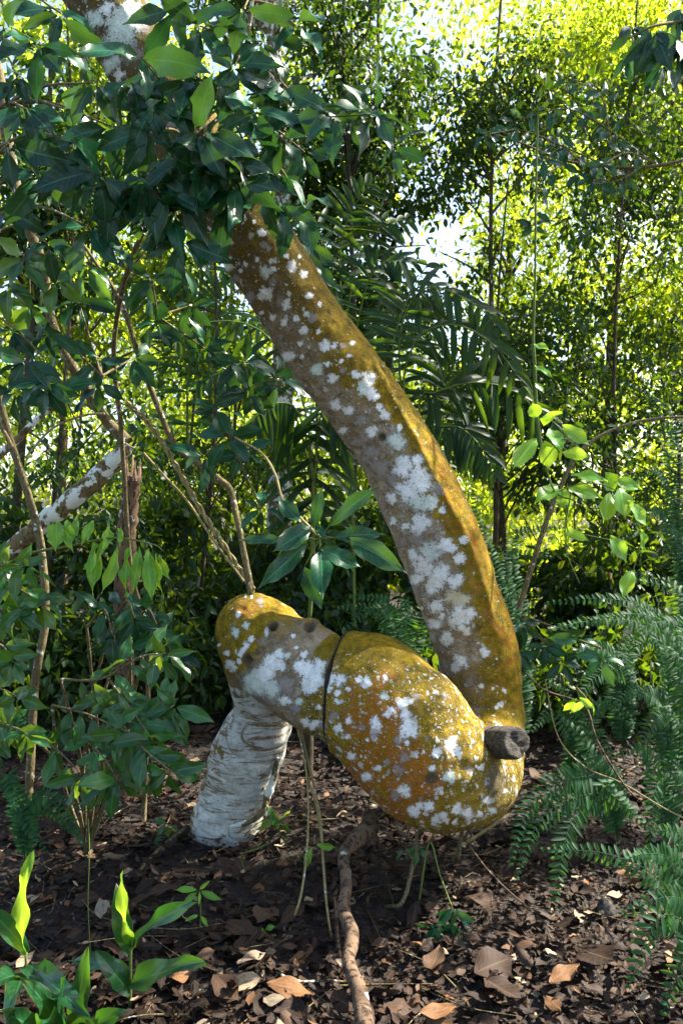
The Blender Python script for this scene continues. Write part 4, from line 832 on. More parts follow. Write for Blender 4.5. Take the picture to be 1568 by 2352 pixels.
# ------------------------------------------------------------------ left woody things
def stick(name, label, cat, pts, rad, mat, group=None, wob=.05, sides=9, foot=None):
    pts = [np.asarray(p_) for p_ in pts]; t_ = TB(); t_.tube(pts, rad, sides, 6, wob); b = foot if foot is not None else pts[0]
    o = t_.build(name, mat); me_ = o.data; vv_ = np.empty(len(me_.vertices) * 3); me_.vertices.foreach_get('co', vv_); vv_ = vv_.reshape(-1, 3) - b; me_.vertices.foreach_set('co', vv_.ravel()); o.location = b
    me_.update(); return setp(o, label, cat, group)
stick('leaning_stem', 'thin crooked brown stem bending down the left side to meet the lichened branch', 'stem', [P(292, 1016, 3.5), P(240, 960, 3.5), P(190, 880, 3.45), P(160, 830, 3.4), P(120, 740, 3.4), P(95, 600, 3.35), P(50, 480, 3.3), P(20, 330, 3.3), P(0, 190, 3.3), P(-30, 60, 3.3)], [.030, .024, .023, .022, .02, .022, .022, .024, .026, .026], M_twig)
stick('fallen_branch', 'thick broken branch spotted with white lichen, slanting at the far left', 'branch', [P(298, 1022, 3.5), P(262, 1060, 3.5), P(210, 1110, 3.52), P(150, 1160, 3.55), P(90, 1210, 3.6), P(0, 1290, 3.7), P(-60, 1350, 3.8)], [.028, .042, .046, .044, .042, .04, .036], M_lichbark, wob=.06, sides=12)
# broken stump, with splintered top
st = thing('broken_stump', G(290, 4.2), 'snapped reddish-brown stump with a splintered top behind the left lime leaves', 'stump')
t_ = TB(); t_.tube([G(290, 4.2) - [0, 0, .05], P(285, 1400, 4.1), P(290, 1240, 4.0), P(298, 1160, 3.95), P(305, 1090, 3.9)], [.055, .05, .048, .046, .040], 12, 6, .07)
for k in range(9):
    a_ = rng.uniform(0, 6.28); q0 = P(305 + 18 * math.cos(a_), 1105, 3.9 + .03 * math.sin(a_)); t_.tube([q0, q0 + [.01 * math.cos(a_), 0, rng.uniform(.06, .16)]], [.014, .002], 5, 1)
t_.build('trunk', M_rot, st)
stick('forked_stem', 'straight olive stem running down from the upper left to the top of the rounded elbow', 'stem', [P(577, 1362, 3.34), P(570, 1320, 3.34), P(548, 1210, 3.35), P(530, 1130, 3.4), P(505, 1102, 3.4), P(440, 1055, 3.4), P(395, 1010, 3.4), P(350, 900, 3.4), P(325, 840, 3.4), P(295, 740, 3.4), P(265, 670, 3.4), P(225, 610, 3.4), P(190, 560, 3.4)], [.016, .014, .013, .014, .015, .013, .013, .012, .011, .011, .01, .008, .006], M_twig)
stick('forked_stem', 'thin side twig rising from the olive stem at the upper left', 'stem', [P(262, 690, 3.4), P(290, 640, 3.4), P(330, 580, 3.4), P(370, 530, 3.4)], [.008, .006, .004, .003], M_twig)
def braid(pts, r, off):
    a_ = catmull(np.array(pts), 14); T = unit(np.gradient(a_, axis=0)); n_ = unit(np.cross(T, [0, 1., 0])); b_ = np.cross(T, n_); ph = np.arange(len(a_)) * .55 + off
    return a_ + r * (np.cos(ph)[:, None] * n_ + np.sin(ph)[:, None] * b_)
bp = [P(582, 1355, 3.33), P(545, 1300, 3.35), P(500, 1230, 3.35), P(455, 1160, 3.38), P(410, 1080, 3.4), P(370, 1010, 3.4), P(330, 960, 3.4), P(290, 925, 3.4)]
tv = thing('twisted_vine', bp[0], 'pair of twined pale vines slanting down to the top of the rounded elbow', 'vine')
for off in (0, 3.14):
    TB().tube(braid(bp, .007, off), .0065, 6, 1).build('strand', M_dry, tv)
stick('vine', 'thin straight pale vine just below the twined pair', 'vine', [P(560, 1335, 3.3), P(490, 1240, 3.35), P(430, 1150, 3.4), P(370, 1085, 3.4), P(330, 1040, 3.4)], .005, M_dry)
stick('vine', 'pale looping vine crossing behind the left saplings', 'vine', [P(60, 1050, 3.5), P(120, 985, 3.5), P(190, 955, 3.45), P(240, 950, 3.4)], .005, M_dry)
stick('dead_stick', 'grey stick sloping up from the left edge behind the shrub leaves', 'stick', [P(-20, 1060, 3.7), P(40, 1010, 3.7), P(90, 960, 3.7), P(170, 900, 3.7)], [.02, .018, .014, .01], M_lichbark)
stick('vine', 'thin brown vine on the far left going down past the lichened branch', 'vine', [P(-10, 960, 3.3), P(25, 1020, 3.3), P(60, 1110, 3.3), P(88, 1200, 3.3), P(100, 1260, 3.3)], .009, M_twig)
stick('vine', 'pale curving stem leading to the glossy whorled sprig', 'vine', [P(540, 1005, 3.0), P(600, 1040, 2.9), P(632, 1090, 2.8), P(650, 1150, 2.75), P(690, 1190, 2.7), P(735, 1235, 2.65)], [.004, .004, .005, .005, .005, .005], M_dry)
# slender background trees
for x, d_, r_, H_, m_, lab in ((848, 6.8, .022, 6.5, M_farshaded, 'slender tree with a thin grey trunk seen through the gap right of the leaning trunk'), (430, 7.5, .03, 6.5, M_far, 'slender tree with a pale thin trunk in the sunlit foliage left of the leaning trunk'), (180, 6.5, .026, 6., M_far, 'slender straight tree behind the far left saplings')):
    ft = G(x, d_); tree('slender_tree', lab, ft[0], ft[1], H_, r_, [(0, 0, H_ * .62, .8, .6, H_ * .3, 24)], m_, M_bark, .075, 170, (.1, .1), 'slender trees in the background', crad=.38)

# ------------------------------------------------------------------ glossy whorled sprig in front of the trunk: every leaf its own part
sp = thing('glossy_sprig', P(740, 1240, 2.6), 'sprig with a whorl of large glossy blue-green leaves in front of the leaning trunk', 'sprig')
cs = (735, 1238)
sprig = [  # base x,y, tip x,y, width px, depth of tip, near face tint
    ((757, 1207), (858, 1120), 44, 2.5, .5), ((718, 1212), (738, 1123), 34, 2.55, .4), ((690, 1200), (640, 1140), 40, 2.65, .35), ((714, 1207), (632, 1262), 56, 2.5, .6), ((705, 1245), (598, 1350), 48, 2.5, .65),
    ((733, 1262), (742, 1362), 54, 2.45, .7), ((700, 1300), (735, 1398), 52, 2.6, .2), ((735, 1258), (830, 1300), 50, 2.6, .9), ((795, 1238), (925, 1308), 58, 2.45, .55), ((765, 1235), (882, 1225), 46, 2.6, .25), ((650, 1238), (548, 1236), 30, 2.65, .5), ((730, 1205), (745, 1232), 18, 2.5, .95)]
tb_ = TB()
for (bx, by), (tx, ty), w, dt, tn in sprig:
    b0 = P(bx, by, 2.6); t0 = P(tx, ty, dt); l = np.linalg.norm(t0 - b0); lm = LM()
    lm.add(b0, t0 - b0, np.array([rng.normal(0, .25), -1, .35 + rng.normal(0, .15)]), l * 1.03, w * 2.6 / F * .95, .10, rng.uniform(.15, .35), 14, 6, .35, tn * .7)
    lm.build('leaf', M_dark, sp)
    c = P(cs[0], cs[1], 2.62); tb_.tube([c, (c + b0) / 2 + [0, -.005, .004], b0], [.0024, .0016], 6, 4)
tb_.build('leaf_stalks', M_green, sp)
# second, dimmer sprigs left of the trunk
def sprigthing(label, centres, L, mat, droop=.35, wave=.5, stem=None, group='leafy sprigs around the tree', name='leafy_sprig', W=None, r=.005):
    root = thing(name, P(*centres[0][:3]), label, 'sprig', group); lm = LM(); tb_ = TB()
    for c in centres:
        whorl(lm, P(*c[:3]), c[3], L * (c[4] if len(c) > 4 else 1), W and W * (c[4] if len(c) > 4 else 1), droop=droop, wave=wave)
    if stem:
        for s_ in stem: tb_.tube([P(*q_) for q_ in s_], [r, r * .6], 6, 5, .05)
    else:
        for c in centres[1:] or centres: tb_.tube([P(*centres[0][:3]) + [0, .02, .03], P(*c[:3])], [r, r * .6], 6, 4, .05)
    lm.build('foliage', mat, root); tb_.build('stem', M_twig, root)
sprigthing('dark sprig with wavy leaves just left of the lower leaning trunk, above the palm leaflets', [(575, 900, 3.4, 8), (560, 830, 3.5, 7), (640, 870, 3.5, 6), (500, 940, 3.4, 6)], .15, M_dark, .2)
sprigthing('sprig of drooping dark leaves at the left edge, halfway up', [(60, 830, 2.7, 7), (110, 880, 2.7, 6), (40, 900, 2.8, 5), (110, 760, 2.9, 5), (30, 760, 2.8, 6)], .14, M_dark, .7, stem=[((-40, 700, 2.9), (40, 760, 2.8), (100, 820, 2.7))])
sprigthing('sprig of broad leaves hanging left of the olive stem', [(230, 880, 3.0, 4), (150, 780, 3.0, 5), (230, 830, 3.2, 5), (310, 820, 3.3, 5), (180, 690, 3.1, 5)], .14, M_dark, .6)
sprigthing('loose dark sprig between the olive stem and the leaning trunk', [(360, 740, 3.4, 6), (420, 770, 3.5, 6), (470, 800, 3.5, 6), (440, 700, 3.6, 6), (350, 640, 3.4, 5)], .14, M_dark, .2)
sprigthing('drooping sprig at the left edge under the overhead leaves', [(60, 590, 2.9, 6), (130, 640, 2.9, 5), (20, 660, 2.9, 6), (200, 610, 2.7, 5), (70, 700, 3.0, 5)], .14, M_mid, .7)
sprigthing('small dark sprig with upturned leaves beside the curving pale stem', [(520, 1010, 3.0, 5), (560, 1040, 3.1, 5), (600, 1170, 3.2, 5, .8), (470, 1050, 3.2, 5)], .13, M_dark, .1)
sprigthing('dark hanging leaves just right of the upper leaning trunk', [(720, 600, 3.5, 5), (700, 560, 3.4, 5), (740, 650, 3.5, 4)], .14, M_dark, .9)
sprigthing('wavy dark leaf sprig low behind the looped trunk, right of it', [(1200, 1430, 3.5, 8), (1250, 1480, 3.5, 8), (1300, 1450, 3.5, 6), (1190, 1500, 3.5, 6), (1290, 1520, 3.5, 7)], .10, M_dark, .3, .5)
sprigthing('three glossy leaves on a thin stalk right of the trunk bend', [(1385, 1510, 3.0, 4), (1330, 1470, 3.1, 3)], .115, M_dark, .2)
sprigthing('pair of small lit lime leaves hanging low right of the trunk bend', [(1325, 1600, 2.9, 2), (1350, 1610, 2.9, 2)], .07, M_lime, 1.0)

# light-green vine, right, with lime leaves; each leaf its own part
vn = thing('lime_leaved_vine', P(1230, 450, 3.1), 'hanging green vine with broad lime leaves, right of the leaning trunk', 'vine')
TB().tube([P(1235, 250, 3.1), P(1230, 450, 3.1), P(1228, 640, 3.1), P(1224, 760, 3.1), P(1228, 860, 3.1), P(1233, 960, 3.1), P(1250, 1060, 3.05), P(1275, 1130, 3.0), P(1320, 1150, 3.0)], [.004, .004, .005, .006, .007, .007, .005, .004, .003], 7, 6, .06).build('stem', M_green, vn)
vl = [((1232, 960), (1222, 925), 34), ((1245, 975), (1290, 935), 46), ((1232, 1010), (1178, 1070), 46), ((1250, 1012), (1262, 1078), 44), ((1262, 985), (1292, 1030), 40), ((1290, 975), (1355, 1022), 36), ((1290, 1040), (1350, 1045), 32), ((1280, 1115), (1232, 1150), 40), ((1290, 1120), (1300, 1175), 36), ((1310, 1090), (1395, 1100), 36), ((1300, 1120), (1385, 1140), 40), ((1390, 1085), (1412, 1130), 44), ((1410, 1105), (1475, 1120), 36), ((1400, 1130), (1390, 1200), 42), ((1420, 1120), (1440, 1190), 46), ((1290, 1215), (1350, 1240), 24), ((1225, 790), (1262, 800), 20), ((1228, 840), (1268, 860), 20), ((1228, 880), (1250, 900), 18), ((1440, 1150), (1490, 1210), 34), ((1400, 1230), (1440, 1290), 40), ((1450, 1310), (1430, 1370), 34), ((1470, 1215), (1480, 1270), 34)]
for (bx, by), (tx, ty), w in vl:
    b0 = P(bx, by, 3.02 + rng.normal(0, .03)); t0 = P(tx, ty, 2.98 + rng.normal(0, .04)); lm = LM(); l = np.linalg.norm(t0 - b0)
    lm.add(b0, t0 - b0, np.array([rng.normal(0, .3), -1, .5 + rng.normal(0, .2)]), l, w * 3 / F * 1.05, .1, .25, 10, 4, .35, None, prof_leaf); lm.build('leaf', M_lime, vn)
tb_ = TB()
for pts in (((1275, 1130, 3.0), (1340, 1110, 3.0), (1400, 1120, 3.0), (1450, 1160, 3.0), (1470, 1240, 3.0), (1450, 1320, 3.0)), ((1250, 1060, 3.05), (1290, 1010, 3.0), (1330, 1020, 3.0)), ((1310, 1130, 3.0), (1300, 1210, 3.0), (1330, 1225, 3.0), (1400, 1240, 3.0)), ((1300, 1160, 3.0), (1298, 1260, 3.0), (1330, 1340, 3.05))):
    tb_.tube([P(*q_) for q_ in pts], [.003, .0015], 6, 5)
tb_.build('side_stems', M_green, vn)
stick('arching_stem', 'long olive stem arching up right from behind the trunk past the lime leaves', 'stem', [P(1190, 1400, 3.4), P(1215, 1320, 3.4), P(1250, 1210, 3.4), P(1290, 1110, 3.4), P(1330, 1040, 3.4), P(1390, 995, 3.4), P(1480, 965, 3.4), P(1600, 955, 3.4)], [.013, .012, .011, .01, .009, .007, .006, .005], M_twig)

# left yellow-green drooping leaves
ll = thing('lime_leaved_branch', P(60, 1270, 3.0), 'branch of puckered yellow-green leaves hanging in a row at the left', 'branch')
TB().tube([P(-40, 1330, 3.1), P(60, 1275, 3.0), P(160, 1255, 2.95), P(260, 1235, 2.9), P(350, 1250, 2.9), P(375, 1265, 2.9)], [.007, .002], 7, 6, .05).build('stem', M_green, ll)
lv = [((240, 1245), (205, 1370), 34), ((268, 1255), (240, 1363), 32), ((295, 1258), (285, 1370), 28), ((318, 1255), (305, 1360), 30), ((340, 1262), (352, 1378), 36), ((362, 1270), (362, 1370), 34), ((130, 1195), (125, 1262), 50), ((155, 1195), (165, 1265), 34), ((180, 1190), (160, 1250), 30), ((250, 1200), (240, 1270), 26), ((215, 1195), (190, 1250), 26), ((275, 1210), (275, 1250), 16), ((225, 1250), (200, 1320), 34), ((370, 1275), (385, 1330), 26)]
for (bx, by), (tx, ty), w in lv:
    b0 = P(bx, by, 2.92 + rng.normal(0, .03)); t0 = P(tx, ty, 2.86 + rng.normal(0, .03)); lm = LM(); l = np.linalg.norm(t0 - b0)
    lm.add(b0, t0 - b0, np.array([rng.normal(0, .4), -1, .2]), l, w * 2.9 / F * .9, .12, .35, 12, 6, .6, None); lm.build('leaf', M_lime, ll)

# left lower leafy shrubs
def nearshrub(label, foot, shoots, L, mat, mid=.45, W=None, wave=.5):
    root = thing('leafy_shrub', foot, label, 'shrub', 'leafy shrubs at the left'); lm = LM(); tb_ = TB(); b = np.array(root.location)
    for pts in shoots:
        n = pts[-1]; pw = [P(*q_) for q_ in pts[:-1]]
        tb_.tube([b, (b + pw[0]) / 2 + [rng.normal(0, .03), 0, .05], pw[0]], [.010, .006], 6, 5, .06)
        shoot(lm, tb_, pw, n, L, .006, W, mid, None, wave, 5)
    lm.build('foliage', mat, root); tb_.build('stems', M_twig, root)
nearshrub('leafy green shrub hanging over the dead leaves left of the white foot', G(200, 3.5), [
    ((120, 1620, 3.2), (200, 1640, 3.1), (290, 1680, 2.9), 10), ((250, 1560, 3.2), (310, 1640, 3.0), (350, 1700, 2.9), 10), ((140, 1560, 3.2), (230, 1560, 3.1), (320, 1510, 3.1), (380, 1500, 3.1), 12),
    ((200, 1700, 3.1), (240, 1740, 2.95), (270, 1790, 2.9), 8), ((260, 1630, 3.1), (310, 1700, 2.9), (390, 1770, 2.8), 9), ((200, 1600, 3.2), (260, 1620, 3.1), (300, 1650, 3.0), 8), ((90, 1700, 3.2), (130, 1720, 3.1), (190, 1780, 3.0), 8), ((300, 1640, 3.1), (360, 1640, 3.0), (400, 1620, 3.0), 7)], .15, M_mid, .5)
nearshrub('shaded shrub with broad teal leaves under the left lime leaves', G(250, 4.0), [
    ((250, 1450, 3.5), (290, 1380, 3.4), (310, 1420, 3.3), 8), ((300, 1450, 3.5), (340, 1400, 3.4), (370, 1460, 3.3), 8), ((200, 1440, 3.5), (240, 1400, 3.4), (260, 1460, 3.3), 7), ((330, 1500, 3.5), (360, 1450, 3.4), (400, 1500, 3.3), 7)], .14, M_dark, .8)
nearshrub('broad-leaved green shrub cut off by the left edge of the view', G(-80, 3.4), [
    ((-60, 1350, 3.2), (0, 1300, 3.0), (60, 1300, 2.9), 9), ((-60, 1430, 3.2), (0, 1400, 3.0), (50, 1400, 2.9), 9), ((-60, 1500, 3.2), (0, 1480, 3.0), (30, 1520, 2.9), 8), ((-60, 1600, 3.2), (-10, 1580, 3.0), (40, 1600, 2.9), 8), ((-60, 1300, 3.2), (10, 1330, 3.0), (100, 1390, 2.9), 9), ((-70, 1640, 3.2), (0, 1660, 3.0), (60, 1680, 3.0), 8)], .12, M_mid, .5, .055)

# ginger-like plants at the lower left; each leaf its own part
def blade(b, t, w, nrm, tn, parent, mat=None, bend=.2, wave=.35, fold=.35):
    lm = LM(); d_ = t - b; l = np.linalg.norm(d_); nr = unit(np.array(nrm, float)); up_ = unit(nr - unit(d_) * np.dot(nr, unit(d_)))
    d2 = unit(d_ + up_ * bend * l); lm.add(b, d2, nrm, l * (1 + bend * .35), w, bend, fold, 16, 6, wave, tn, prof_lance); return lm.build('leaf', mat or M_ginger, parent)
gp = thing('ginger_plant', G(297, 2.38), 'young broad-bladed green plant with a bright upright new leaf in the lower left litter', 'plant', 'broad-bladed plants in the lower left')
gb = np.array(gp.location); TB().tube([gb - [0, 0, .02], P(299, 2320, 2.38), P(300, 2240, 2.38), P(301, 2170, 2.38), P(303, 2120, 2.38)], [.006, .004], 8, 5).build('stem', M_green, gp)
for (bx, by, bd), (tx, ty, td), w, nm, tn, m_ in (((301, 2170, 2.38), (285, 2015, 2.3), 30, (-.5, -1, .1), .9, M_lime), ((300, 2190, 2.38), (268, 2045, 2.36), 46, (.3, -1, .1), .2, None), ((303, 2170, 2.38), (440, 2078, 2.25), 44, (-.4, -.8, 1), .6, None), ((300, 2260, 2.38), (455, 2212, 2.2), 60, (0, -.8, 1), .5, None), ((299, 2280, 2.38), (225, 2190, 2.35), 50, (.5, -.8, .8), .3, None), ((300, 2230, 2.38), (165, 2210, 2.5), 40, (0, -.7, 1), .2, None)):
    blade(P(bx, by, bd), P(tx, ty, td), w * 2.8 / F, nm, tn, gp, m_)
gp = thing('ginger_plant', G(65, 2.42), 'broad-bladed plant with one tall sunlit leaf near the lower left edge', 'plant', 'broad-bladed plants in the lower left')
gb = np.array(gp.location); TB().tube([gb - [0, 0, .02], P(62, 2280, 2.4), P(60, 2190, 2.4)], [.006, .004], 8, 5).build('stem', M_green, gp)
for (bx, by, bd), (tx, ty, td), w, nm, tn, m_ in (((58, 2195, 2.4), (68, 1975, 2.35), 40, (-.3, -1, .2), .8, M_lime), ((58, 2190, 2.4), (-30, 2080, 2.3), 44, (.5, -.8, .8), .4, None), ((60, 2220, 2.4), (200, 2320, 2.1), 56, (0, -.8, 1), .5, None), ((60, 2240, 2.4), (-40, 2270, 2.2), 56, (0, -.8, 1), .4, None), ((60, 2230, 2.4), (20, 2340, 2.1), 50, (0, -.8, 1), .3, None)):
    blade(P(bx, by, bd), P(tx, ty, td), w * 2.8 / F, nm, tn, gp, m_)
gp = thing('ginger_plant', G(150, 2.26), 'cluster of dark drooping blades at the bottom left corner', 'plant', 'broad-bladed plants in the lower left')
for (bx, by, bd), (tx, ty, td), w, nm, tn in (((170, 2400, 2.26), (205, 2190, 2.2), 44, (.2, -1, .3), .2), ((150, 2400, 2.26), (60, 2260, 2.1), 56, (.2, -.8, 1), .3), ((160, 2400, 2.26), (280, 2330, 2.1), 50, (0, -.8, 1), .3), ((150, 2400, 2.26), (10, 2330, 2.1), 56, (0, -.8, 1), .4), ((160, 2410, 2.26), (150, 2250, 2.1), 50, (-.3, -.8, .8), .5), ((150, 2400, 2.26), (90, 2350, 1.95), 50, (0, -.8, 1), .3)):
    blade(P(bx, by, bd), P(tx, ty, td), w * 2.8 / F, nm, tn, gp)

# small seedlings on the ground
def seedling(label, x, d_, h, n, L, mat, W=None, droop=.3, lean=(0, 0)):
    b = G(x, d_); root = thing('seedling', b, label, 'seedling', 'seedlings in the litter'); tp = b + np.array([lean[0], lean[1], h]); TB().tube([b - [0, 0, .01], (b + tp) / 2 + [.005, 0, 0], tp], [.003, .0015], 6, 4).build('stem', M_green, root)
    lm = LM(); whorl(lm, tp, n, L, W, face=(0, -.8, 1), droop=droop, wave=.4); whorl(lm, (b + tp) / 2, max(2, n // 2), L * .9, W, face=(0, -.8, 1), droop=droop, wave=.4); lm.build('foliage', mat, root)
seedling('bright little seedling with narrow leaves right of the ginger-like blades', 458, 2.75, .17, 5, .075, M_lime, .022)
seedling('small two-leaved green seedling in the litter left of the white foot', 385, 3.55, .10, 3, .09, M_mid, .045)
seedling('tiny lime seedling lying in the litter below centre', 608, 2.75, .03, 2, .05, M_lime, .03)
seedling('green grass-like sprig just right of the white foot', 640, 3.5, .12, 4, .13, M_mid, .03, .2)
# blue-green sprig low right of centre
sp = thing('drooping_seedling', G(1010, 2.75), 'seedling bending over with a drooping bunch of blue-green leaves in the litter', 'seedling'); lm = LM()
TB().tube([G(960, 2.95), P(985, 1935, 2.9), P(1010, 2010, 2.85), P(1040, 2090, 2.75)], [.004, .002], 6, 5).build('stem', M_green, sp)
for (x, y, n, L_) in ((1040, 2085, 5, .11), (1010, 2120, 5, .11), (1050, 2130, 5, .11), (985, 2120, 3, .08), (1035, 2170, 4, .10)): whorl(lm, P(x, y, 2.72), n, L_ * .85, L_ * .36, droop=.9, wave=.4, face=(.1, -1, .4))
lm.build('foliage', M_dark, sp)
sprigthing('small pair of green leaves hanging just under the round swelling', [(930, 1945, 3.0, 2, 1), (955, 1940, 3.0, 3, .9)], .08, M_mid, 1.2, stem=[((935, 1880, 3.02), (940, 1930, 3.0))], W=.025)
sprigthing('single bright lime leaf pair on the hanging dry stems', [(722, 1940, 2.95, 2)], .09, M_lime, .4, W=.035)

# ------------------------------------------------------------------ hanging stems and twisted root
stick('dry_stem', 'long straw-coloured stem hanging from the log, leftmost of the hanging stems, curving to the ground', 'stem', [P(684, 1672, 3.2), P(702, 1760, 3.1), P(708, 1860, 3.0), P(704, 1960, 2.95), P(690, 2060, 2.85), P(660, 2150, 2.8), P(632, 2260, 2.72)], [.005, .004, .004, .0045, .004, .004, .003], M_dry, 'dry stems hanging under the log')
stick('dry_stem', 'straw-coloured stem hanging straight down from the log beside the curved one', 'stem', [P(690, 1672, 3.2), P(715, 1780, 3.1), P(735, 1880, 3.0), P(742, 1980, 2.95), P(750, 2080, 2.85), P(765, 2180, 2.75), P(790, 2290, 2.65)], [.005, .005, .005, .005, .0045, .005, .006], M_dry, 'dry stems hanging under the log')
stick('dry_stem', 'thin broken straw stem dangling with tiny seeds between the hanging stems', 'stem', [P(700, 1760, 3.1), P(725, 1850, 3.05), P(735, 1910, 3.0), P(745, 1990, 2.95)], .003, M_dry, 'dry stems hanging under the log')
t_ = [P(845, 1868, 3.15), P(850, 1900, 3.1), P(820, 1925, 3.05), P(790, 1965, 2.95), P(795, 2030, 2.82), P(790, 2090, 2.68), P(808, 2150, 2.54), P(800, 2210, 2.44), P(822, 2270, 2.32), P(835, 2330, 2.2), P(850, 2420, 2.08)]
tr = thing('gnarled_root', t_[0], 'gnarled peeling brown root twisting down from under the swelling to the bottom edge', 'root')
TB().tube(t_, [.026, .036, .033, .022, .02, .021, .023, .021, .024, .026, .026], 14, 5, .045).build('root', M_rot, tr)
t2 = TB(); t2.tube([P(770, 2060, 2.8), P(775, 2160, 2.7), P(785, 2240, 2.6), P(800, 2300, 2.5), P(815, 2400, 2.4)], [.005, .007, .008, .008, .008], 7, 5, .08); t2.build('side_root', M_rot, tr)
stick('dead_stick', 'slender lichened stick leaning under the swelling toward the litter', 'stick', [G(885, 2.95), P(925, 2070, 2.9), P(950, 1970, 3.0), P(960, 1890, 3.1)], [.008, .008, .007, .006], M_twig)
stick('dead_stick', 'straight pale stick slanting from the litter up behind the right of the swelling', 'stick', [G(900, 3.2), P(1010, 1975, 3.3), P(1080, 1930, 3.4), P(1170, 1870, 3.6)], [.008, .008, .008, .007], M_twig)
stick('dead_stick', 'short upright stick propped beneath the swelling, right of the slender lichened one', 'stick', [G(1040, 3.3), P(1048, 1980, 3.25), P(1062, 1900, 3.2)], [.012, .010, .009], M_twig)
stick('dead_stick', 'very thin reddish stick running down right across the litter from under the swelling', 'stick', [P(1050, 1905, 3.1), P(1130, 2010, 2.95), P(1240, 2110, 2.8), P(1330, 2190, 2.65)], [.003, .003, .003, .002], M_rot)
stick('dead_stick', 'thin pale twig lying on the litter beside the large tan leaf', 'stick', [G(625, 2.5) + [0, 0, .03], G(680, 2.45) + [0, 0, .045], G(760, 2.5) + [0, 0, .03], G(820, 2.5) + [0, 0, .03]], .0035, M_lichbark)
stick('dead_stick', 'half-buried stick in the litter to the left of the white foot', 'stick', [G(320, 3.25) + [0, 0, .02], G(370, 3.45) + [0, 0, .03], G(430, 3.7) + [0, 0, .04]], .009, M_twig)
stick('grass_blade', 'single green straw bent over the litter right below the white foot', 'grass', [P(565, 2010, 3.2), P(555, 1965, 3.15), P(590, 1950, 3.1), P(615, 1938, 3.1)], .003, M_green)
stick('grass_blade', 'hair-thin upright green stalk left of the ginger-like blades', 'grass', [G(215, 2.7), P(210, 2200, 2.65), P(203, 2080, 2.65), P(206, 1950, 2.65), P(203, 1880, 2.7)], .0015, M_green)
stick('creeping_vine', 'thin brown creeper curling down through the shade right of the trunk bend', 'vine', [P(1200, 1540, 3.4), P(1250, 1585, 3.3), P(1340, 1620, 3.3), P(1370, 1700, 3.2), P(1430, 1800, 3.1), P(1480, 1850, 3.0)], .004, M_rot)
stick('creeping_vine', 'pale wiry creeper arching across the shaded ground right of the swelling', 'vine', [P(1250, 1560, 3.5), P(1280, 1690, 3.4), P(1340, 1760, 3.3), P(1430, 1800, 3.2), P(1530, 1860, 3.1), P(1620, 1900, 3.1)], .003, M_dry)
# many fine roots and twigs in the litter
lw_ = TB()
for k in range(420):
    y_ = rng.uniform(2.0, 7.5); x_ = rng.uniform(-.47, .47) * y_; a_ = rng.uniform(0, 6.28); l = rng.uniform(.05, .35); z0 = float(gz(x_, y_)) + rng.uniform(.015, .04)
    p0 = np.array([x_, y_, z0]); dd = np.array([math.cos(a_), math.sin(a_), rng.normal(0, .12)]) * l
    lw_.tube([p0, p0 + dd * .5 + rng.normal(0, .012, 3), p0 + dd], [rng.uniform(.001, .004), .001], 5, 4, .05)
setp(lw_.build('fallen_twigs', M_twig), 'fine fallen twigs scattered through the dead leaves', 'twigs', None, 'stuff')

# lichened stone
def stone():
    m = barkmat('lichened_stone', (.04, .035, .03), (.10, .09, .08), (.02, .018, .015), 14, .01, lich=(.62, .68, .68), lt=(.56, .6)); c = G(1390, 2.95); 
    import bmesh
    bm = bmesh.new(); bmesh.ops.create_icosphere(bm, subdivisions=4, radius=.034)
    for v_ in bm.verts: v_.co *= 1 + .35 * mnoise.noise(v_.co * 22); v_.co.z *= 1.5
    me_ = bpy.data.meshes.new('mossy_stone'); bm.to_mesh(me_); bm.free(); o = link_mesh('mossy_stone', me_, m); o.location = c + np.array([0, 0, .04]); setp(o, 'small dark upright stone with white lichen on its top, under the sun-flecked fern', 'stone')
stone()

# ------------------------------------------------------------------ litter
lt = LM()
N = 34000
yy = 1.9 + 7.6 * rng.random(N) ** 1.5; xx = rng.uniform(-.52, .52, N) * yy
L_ = np.exp(rng.normal(math.log(.037), .5, N)); L_ = np.clip(L_, .015, .13)
zz = gz(xx, yy) + rng.random(N) ** 1.4 * .05
az = rng.uniform(0, 6.28, N); dr = np.stack([np.cos(az), np.sin(az), rng.normal(0, .22, N)], 1)
nr = np.stack([rng.normal(0, .38, N), rng.normal(-.05, .38, N), np.ones(N)], 1)
tint = np.clip(rng.normal(.42, .27, N), 0, 1)
big = L_ > .05; rnd = rng.random(N) < .3
for mk, nu_, nv_, pr_ in ((big & ~rnd, 7, 4, prof_leaf), (big & rnd, 7, 4, prof_round), (~big & rnd, 3, 2, prof_round), (~big & ~rnd, 4, 2, prof_lance)):
    lt.add(np.stack([xx, yy, zz], 1)[mk], dr[mk], nr[mk], L_[mk], L_[mk] * rng.uniform(.3, .62, mk.sum()), rng.uniform(-.35, .35, mk.sum()), rng.uniform(-.5, .6, mk.sum()), nu_, nv_, .4, tint[mk], pr_, twist=1.6)
setp(lt.build('leaf_litter', M_litter), 'thick layer of dead brown leaves covering the forest floor', 'leaf litter', None, 'stuff')
